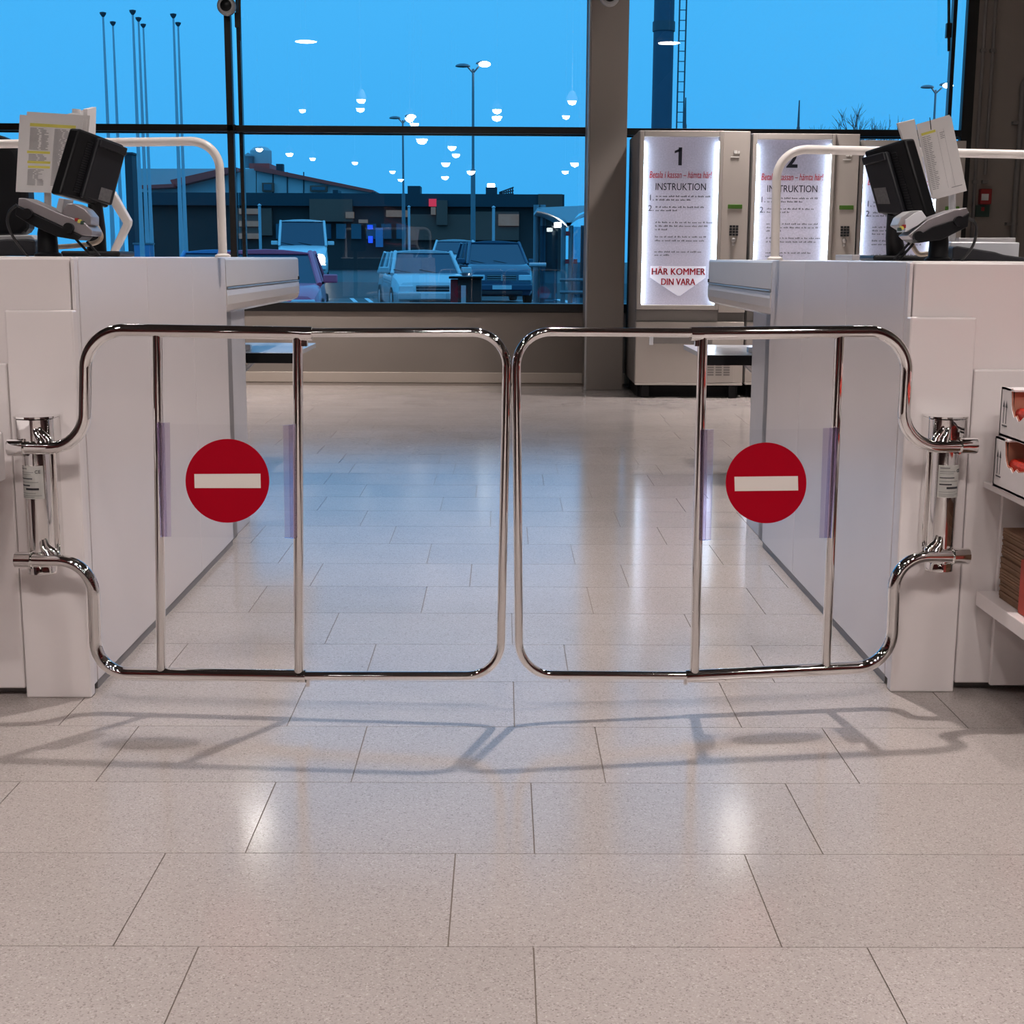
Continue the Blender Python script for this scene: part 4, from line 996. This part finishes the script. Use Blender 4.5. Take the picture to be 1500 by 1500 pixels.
# tower with ladder
tw = thing('tower', 'tall blue-grey steel tower with side ladder outside the right window', 'tower')
Y = 48; p = atY(956, 100, Y); q = atY(986, 100, Y); cxT = (p.x+q.x)/2; rT = (q.x-p.x)/2
lathe('shaft', [(rT*1.06, gz(Y)), (rT*1.0, 6), (rT*.97, 16)], 'tower', tw, 14, 'Z', (cxT, Y, 0))
lathe('band', [(rT*1.10, 8.3), (rT*1.10, 8.6)], 'poledark', tw, 14, 'Z', (cxT, Y, 0))
ld_ = rT+.14
for dx in (ld_, ld_+.22): tube('ladder_rail', [(cxT+dx, Y-.2, gz(Y)), (cxT+dx, Y-.2, 16)], .025, 'poledark', tw, 6)
for k in range(48): tube('rung', [(cxT+ld_, Y-.2, .3+k*.32), (cxT+ld_+.22, Y-.2, .3+k*.32)], .015, 'poledark', tw, 6)
# cart shelter
sh = thing('cart_shelter', 'glass cart shelter with white butterfly roof beside the column', 'shelter')
Y = 26.0; V = lambda x, y, d=0.0: atY(x, y, Y+d)
n = 10
def vault(pa, pm, pb, nm):
    up, dn = [], []
    for k in range(n+1):
        u = k/n; a = (1-u)*(1-u); b_ = 2*u*(1-u); c_ = u*u
        v = V(pa[0]*a+pm[0]*b_+pb[0]*c_, pa[1]*a+pm[1]*b_+pb[1]*c_); up.append(v); dn.append(v-Vector((0, 0, .05)))
    prism(nm, up+dn[::-1], Vector((0, 3.0, 0)), 'shelterroof', sh)
vault((787, 305), (815, 308), (833, 328), 'roof_panel'); vault((833, 328), (848, 312), (882, 303), 'roof_panel')
for k in range(6):
    pass
prism('roof_fascia', [V(788, 304), V(880, 300), V(848, 313), V(840, 322), V(833, 329), V(822, 318), V(808, 310)], Vector((0, .06, 0)), 'shelterroof', sh)
prism('gutter', [V(829, 326), V(838, 326), V(836, 331), V(831, 331)], Vector((0, 3.0, 0)), 'polelight', sh)
for x in (826, 837, 855): 
    p = V(x, 330); tube('post', [Vector((p.x, Y+.15, gz(Y))), Vector((p.x, Y+.15, p.z))], .045, 'polegrey', sh, 10)
for x, d in ((786, 2.9), (795, 2.9)):
    p = V(x, 300, d); tube('post', [Vector((p.x, Y+d, gz(Y))), Vector((p.x, Y+d, p.z))], .06, 'polegrey', sh, 10)
a, b = V(797, 326), V(824, 438); box('glass_panel', (a.x, Y+2.6, gz(Y)+.1), (b.x, Y+2.63, a.z), 'shelterglass', sh)
a, b = V(840, 332), V(880, 438); box('glass_panel', (a.x, Y+.1, gz(Y)+.1), (b.x, Y+.13, a.z), 'shelterglass', sh)
p = V(818, 328); box('lamp', (p.x-.06, Y+.2, p.z-.05), (p.x+.06, Y+.5, p.z+.03), 'streetlit', sh, .01)
tube('barrier_bar', [V(775, 388), V(800, 388)], .04, 'polelight', sh, 8)
for x, y in ((831, 383), (843, 383), (832, 342)): p = V(x, y); box('red_plate', (p.x-.035, Y+.05, p.z-.04), (p.x+.035, Y+.09, p.z+.04), 'reddetail', sh)
tube('rail', [V(820, 410), V(878, 410)], .03, 'polegrey', sh, 8); tube('rail', [V(820, 428), V(878, 428)], .03, 'polegrey', sh, 8)
kc = thing('kerb', 'low red and grey kerb strip leading to the cart shelter', 'kerb')
a, b = atZ(776, 420, -.25), atZ(830, 434, -.25); d = (b-a).normalized(); nn = Vector((-d.y, d.x, 0))*.3
prism('kerb_stone', [a+nn, b+nn, b-nn, a-nn], Vector((0, 0, .14)), 'bldgbrown', kc, .02); prism('kerb_line', [a+nn*.3+Vector((0, 0, .141)), b+nn*.3+Vector((0, 0, .141)), b-nn*.3+Vector((0, 0, .141)), a-nn*.3+Vector((0, 0, .141))], Vector((0, 0, .004)), 'reddetail', kc)
# bin-like shape outside, modelled in place of an indoor reflection on the glass
bn = thing('bin_reflection', 'dark bin shape with red side and pale strip, standing in for a window reflection', 'bin')
a, b = atY(660, 406, 18), atY(705, 455, 18)
box('bin', (a.x+.09, 18, -.25), (b.x, 18.4, a.z-.02), 'bldgdark', bn, .01); box('lid', (a.x-.02, 17.95, a.z-.02), (b.x+.02, 18.45, a.z+.01), 'plasticblack', bn, .005)
box('red_side', (a.x, 18.0, -.25), (a.x+.09, 18.4, a.z-.03), 'reddetail', bn); q0 = atY(679, 418, 18); box('pale_strip', (q0.x-.03, 17.98, -.25+.2), (q0.x+.03, 18.0, q0.z), 'platewhite', bn)
# bare tree far right and bush left
def tree(px, py, Y, h, lab, seed, spread=1.0):
    t = thing('bare_tree', lab, 'tree'); rg = random.Random(seed); p = atY(px, py, Y); base = Vector((p.x, Y, gz(Y))); top = p.z
    bm = bmesh.new(); bt = bmesh.new(); sweep(bt, [base, base+Vector((0, 0, (top-gz(Y))*.45)), base+Vector((.1, 0, (top-gz(Y))*.6))], [.16, .12, .08], 8)
    def br(o, d, l, r, lev):
        e = o+d*l; sweep(bm, [o, o+d*l*.5+Vector((rg.uniform(-.04, .04), 0, 0))*l, e], [r, r*.8, r*.6], 5, False)
        if lev:
            for _ in range(4): br(o+d*l*rg.uniform(.4, 1), (d+Vector((rg.uniform(-.7, .7), rg.uniform(-.7, .7), rg.uniform(-.1, .6)))).normalized(), l*rg.uniform(.5, .72), r*.6, lev-1)
    hh = (top-gz(Y))
    for k in range(10): br(base+Vector((0, 0, hh*rg.uniform(.3, .58))), Vector((rg.uniform(-1, 1)*spread, rg.uniform(-.6, .6), rg.uniform(.5, 1))).normalized(), hh*.20, .045, 3)
    finish('trunk', bt, 'bark', t, 60); finish('branches', bm, 'bark', t)
tree(1280, 122, 80, 6, 'bare leafless tree beyond vending machine 3', 3, 1.3); tree(1215, 150, 85, 5, 'smaller bare tree left of the bigger leafless tree', 5, .6)
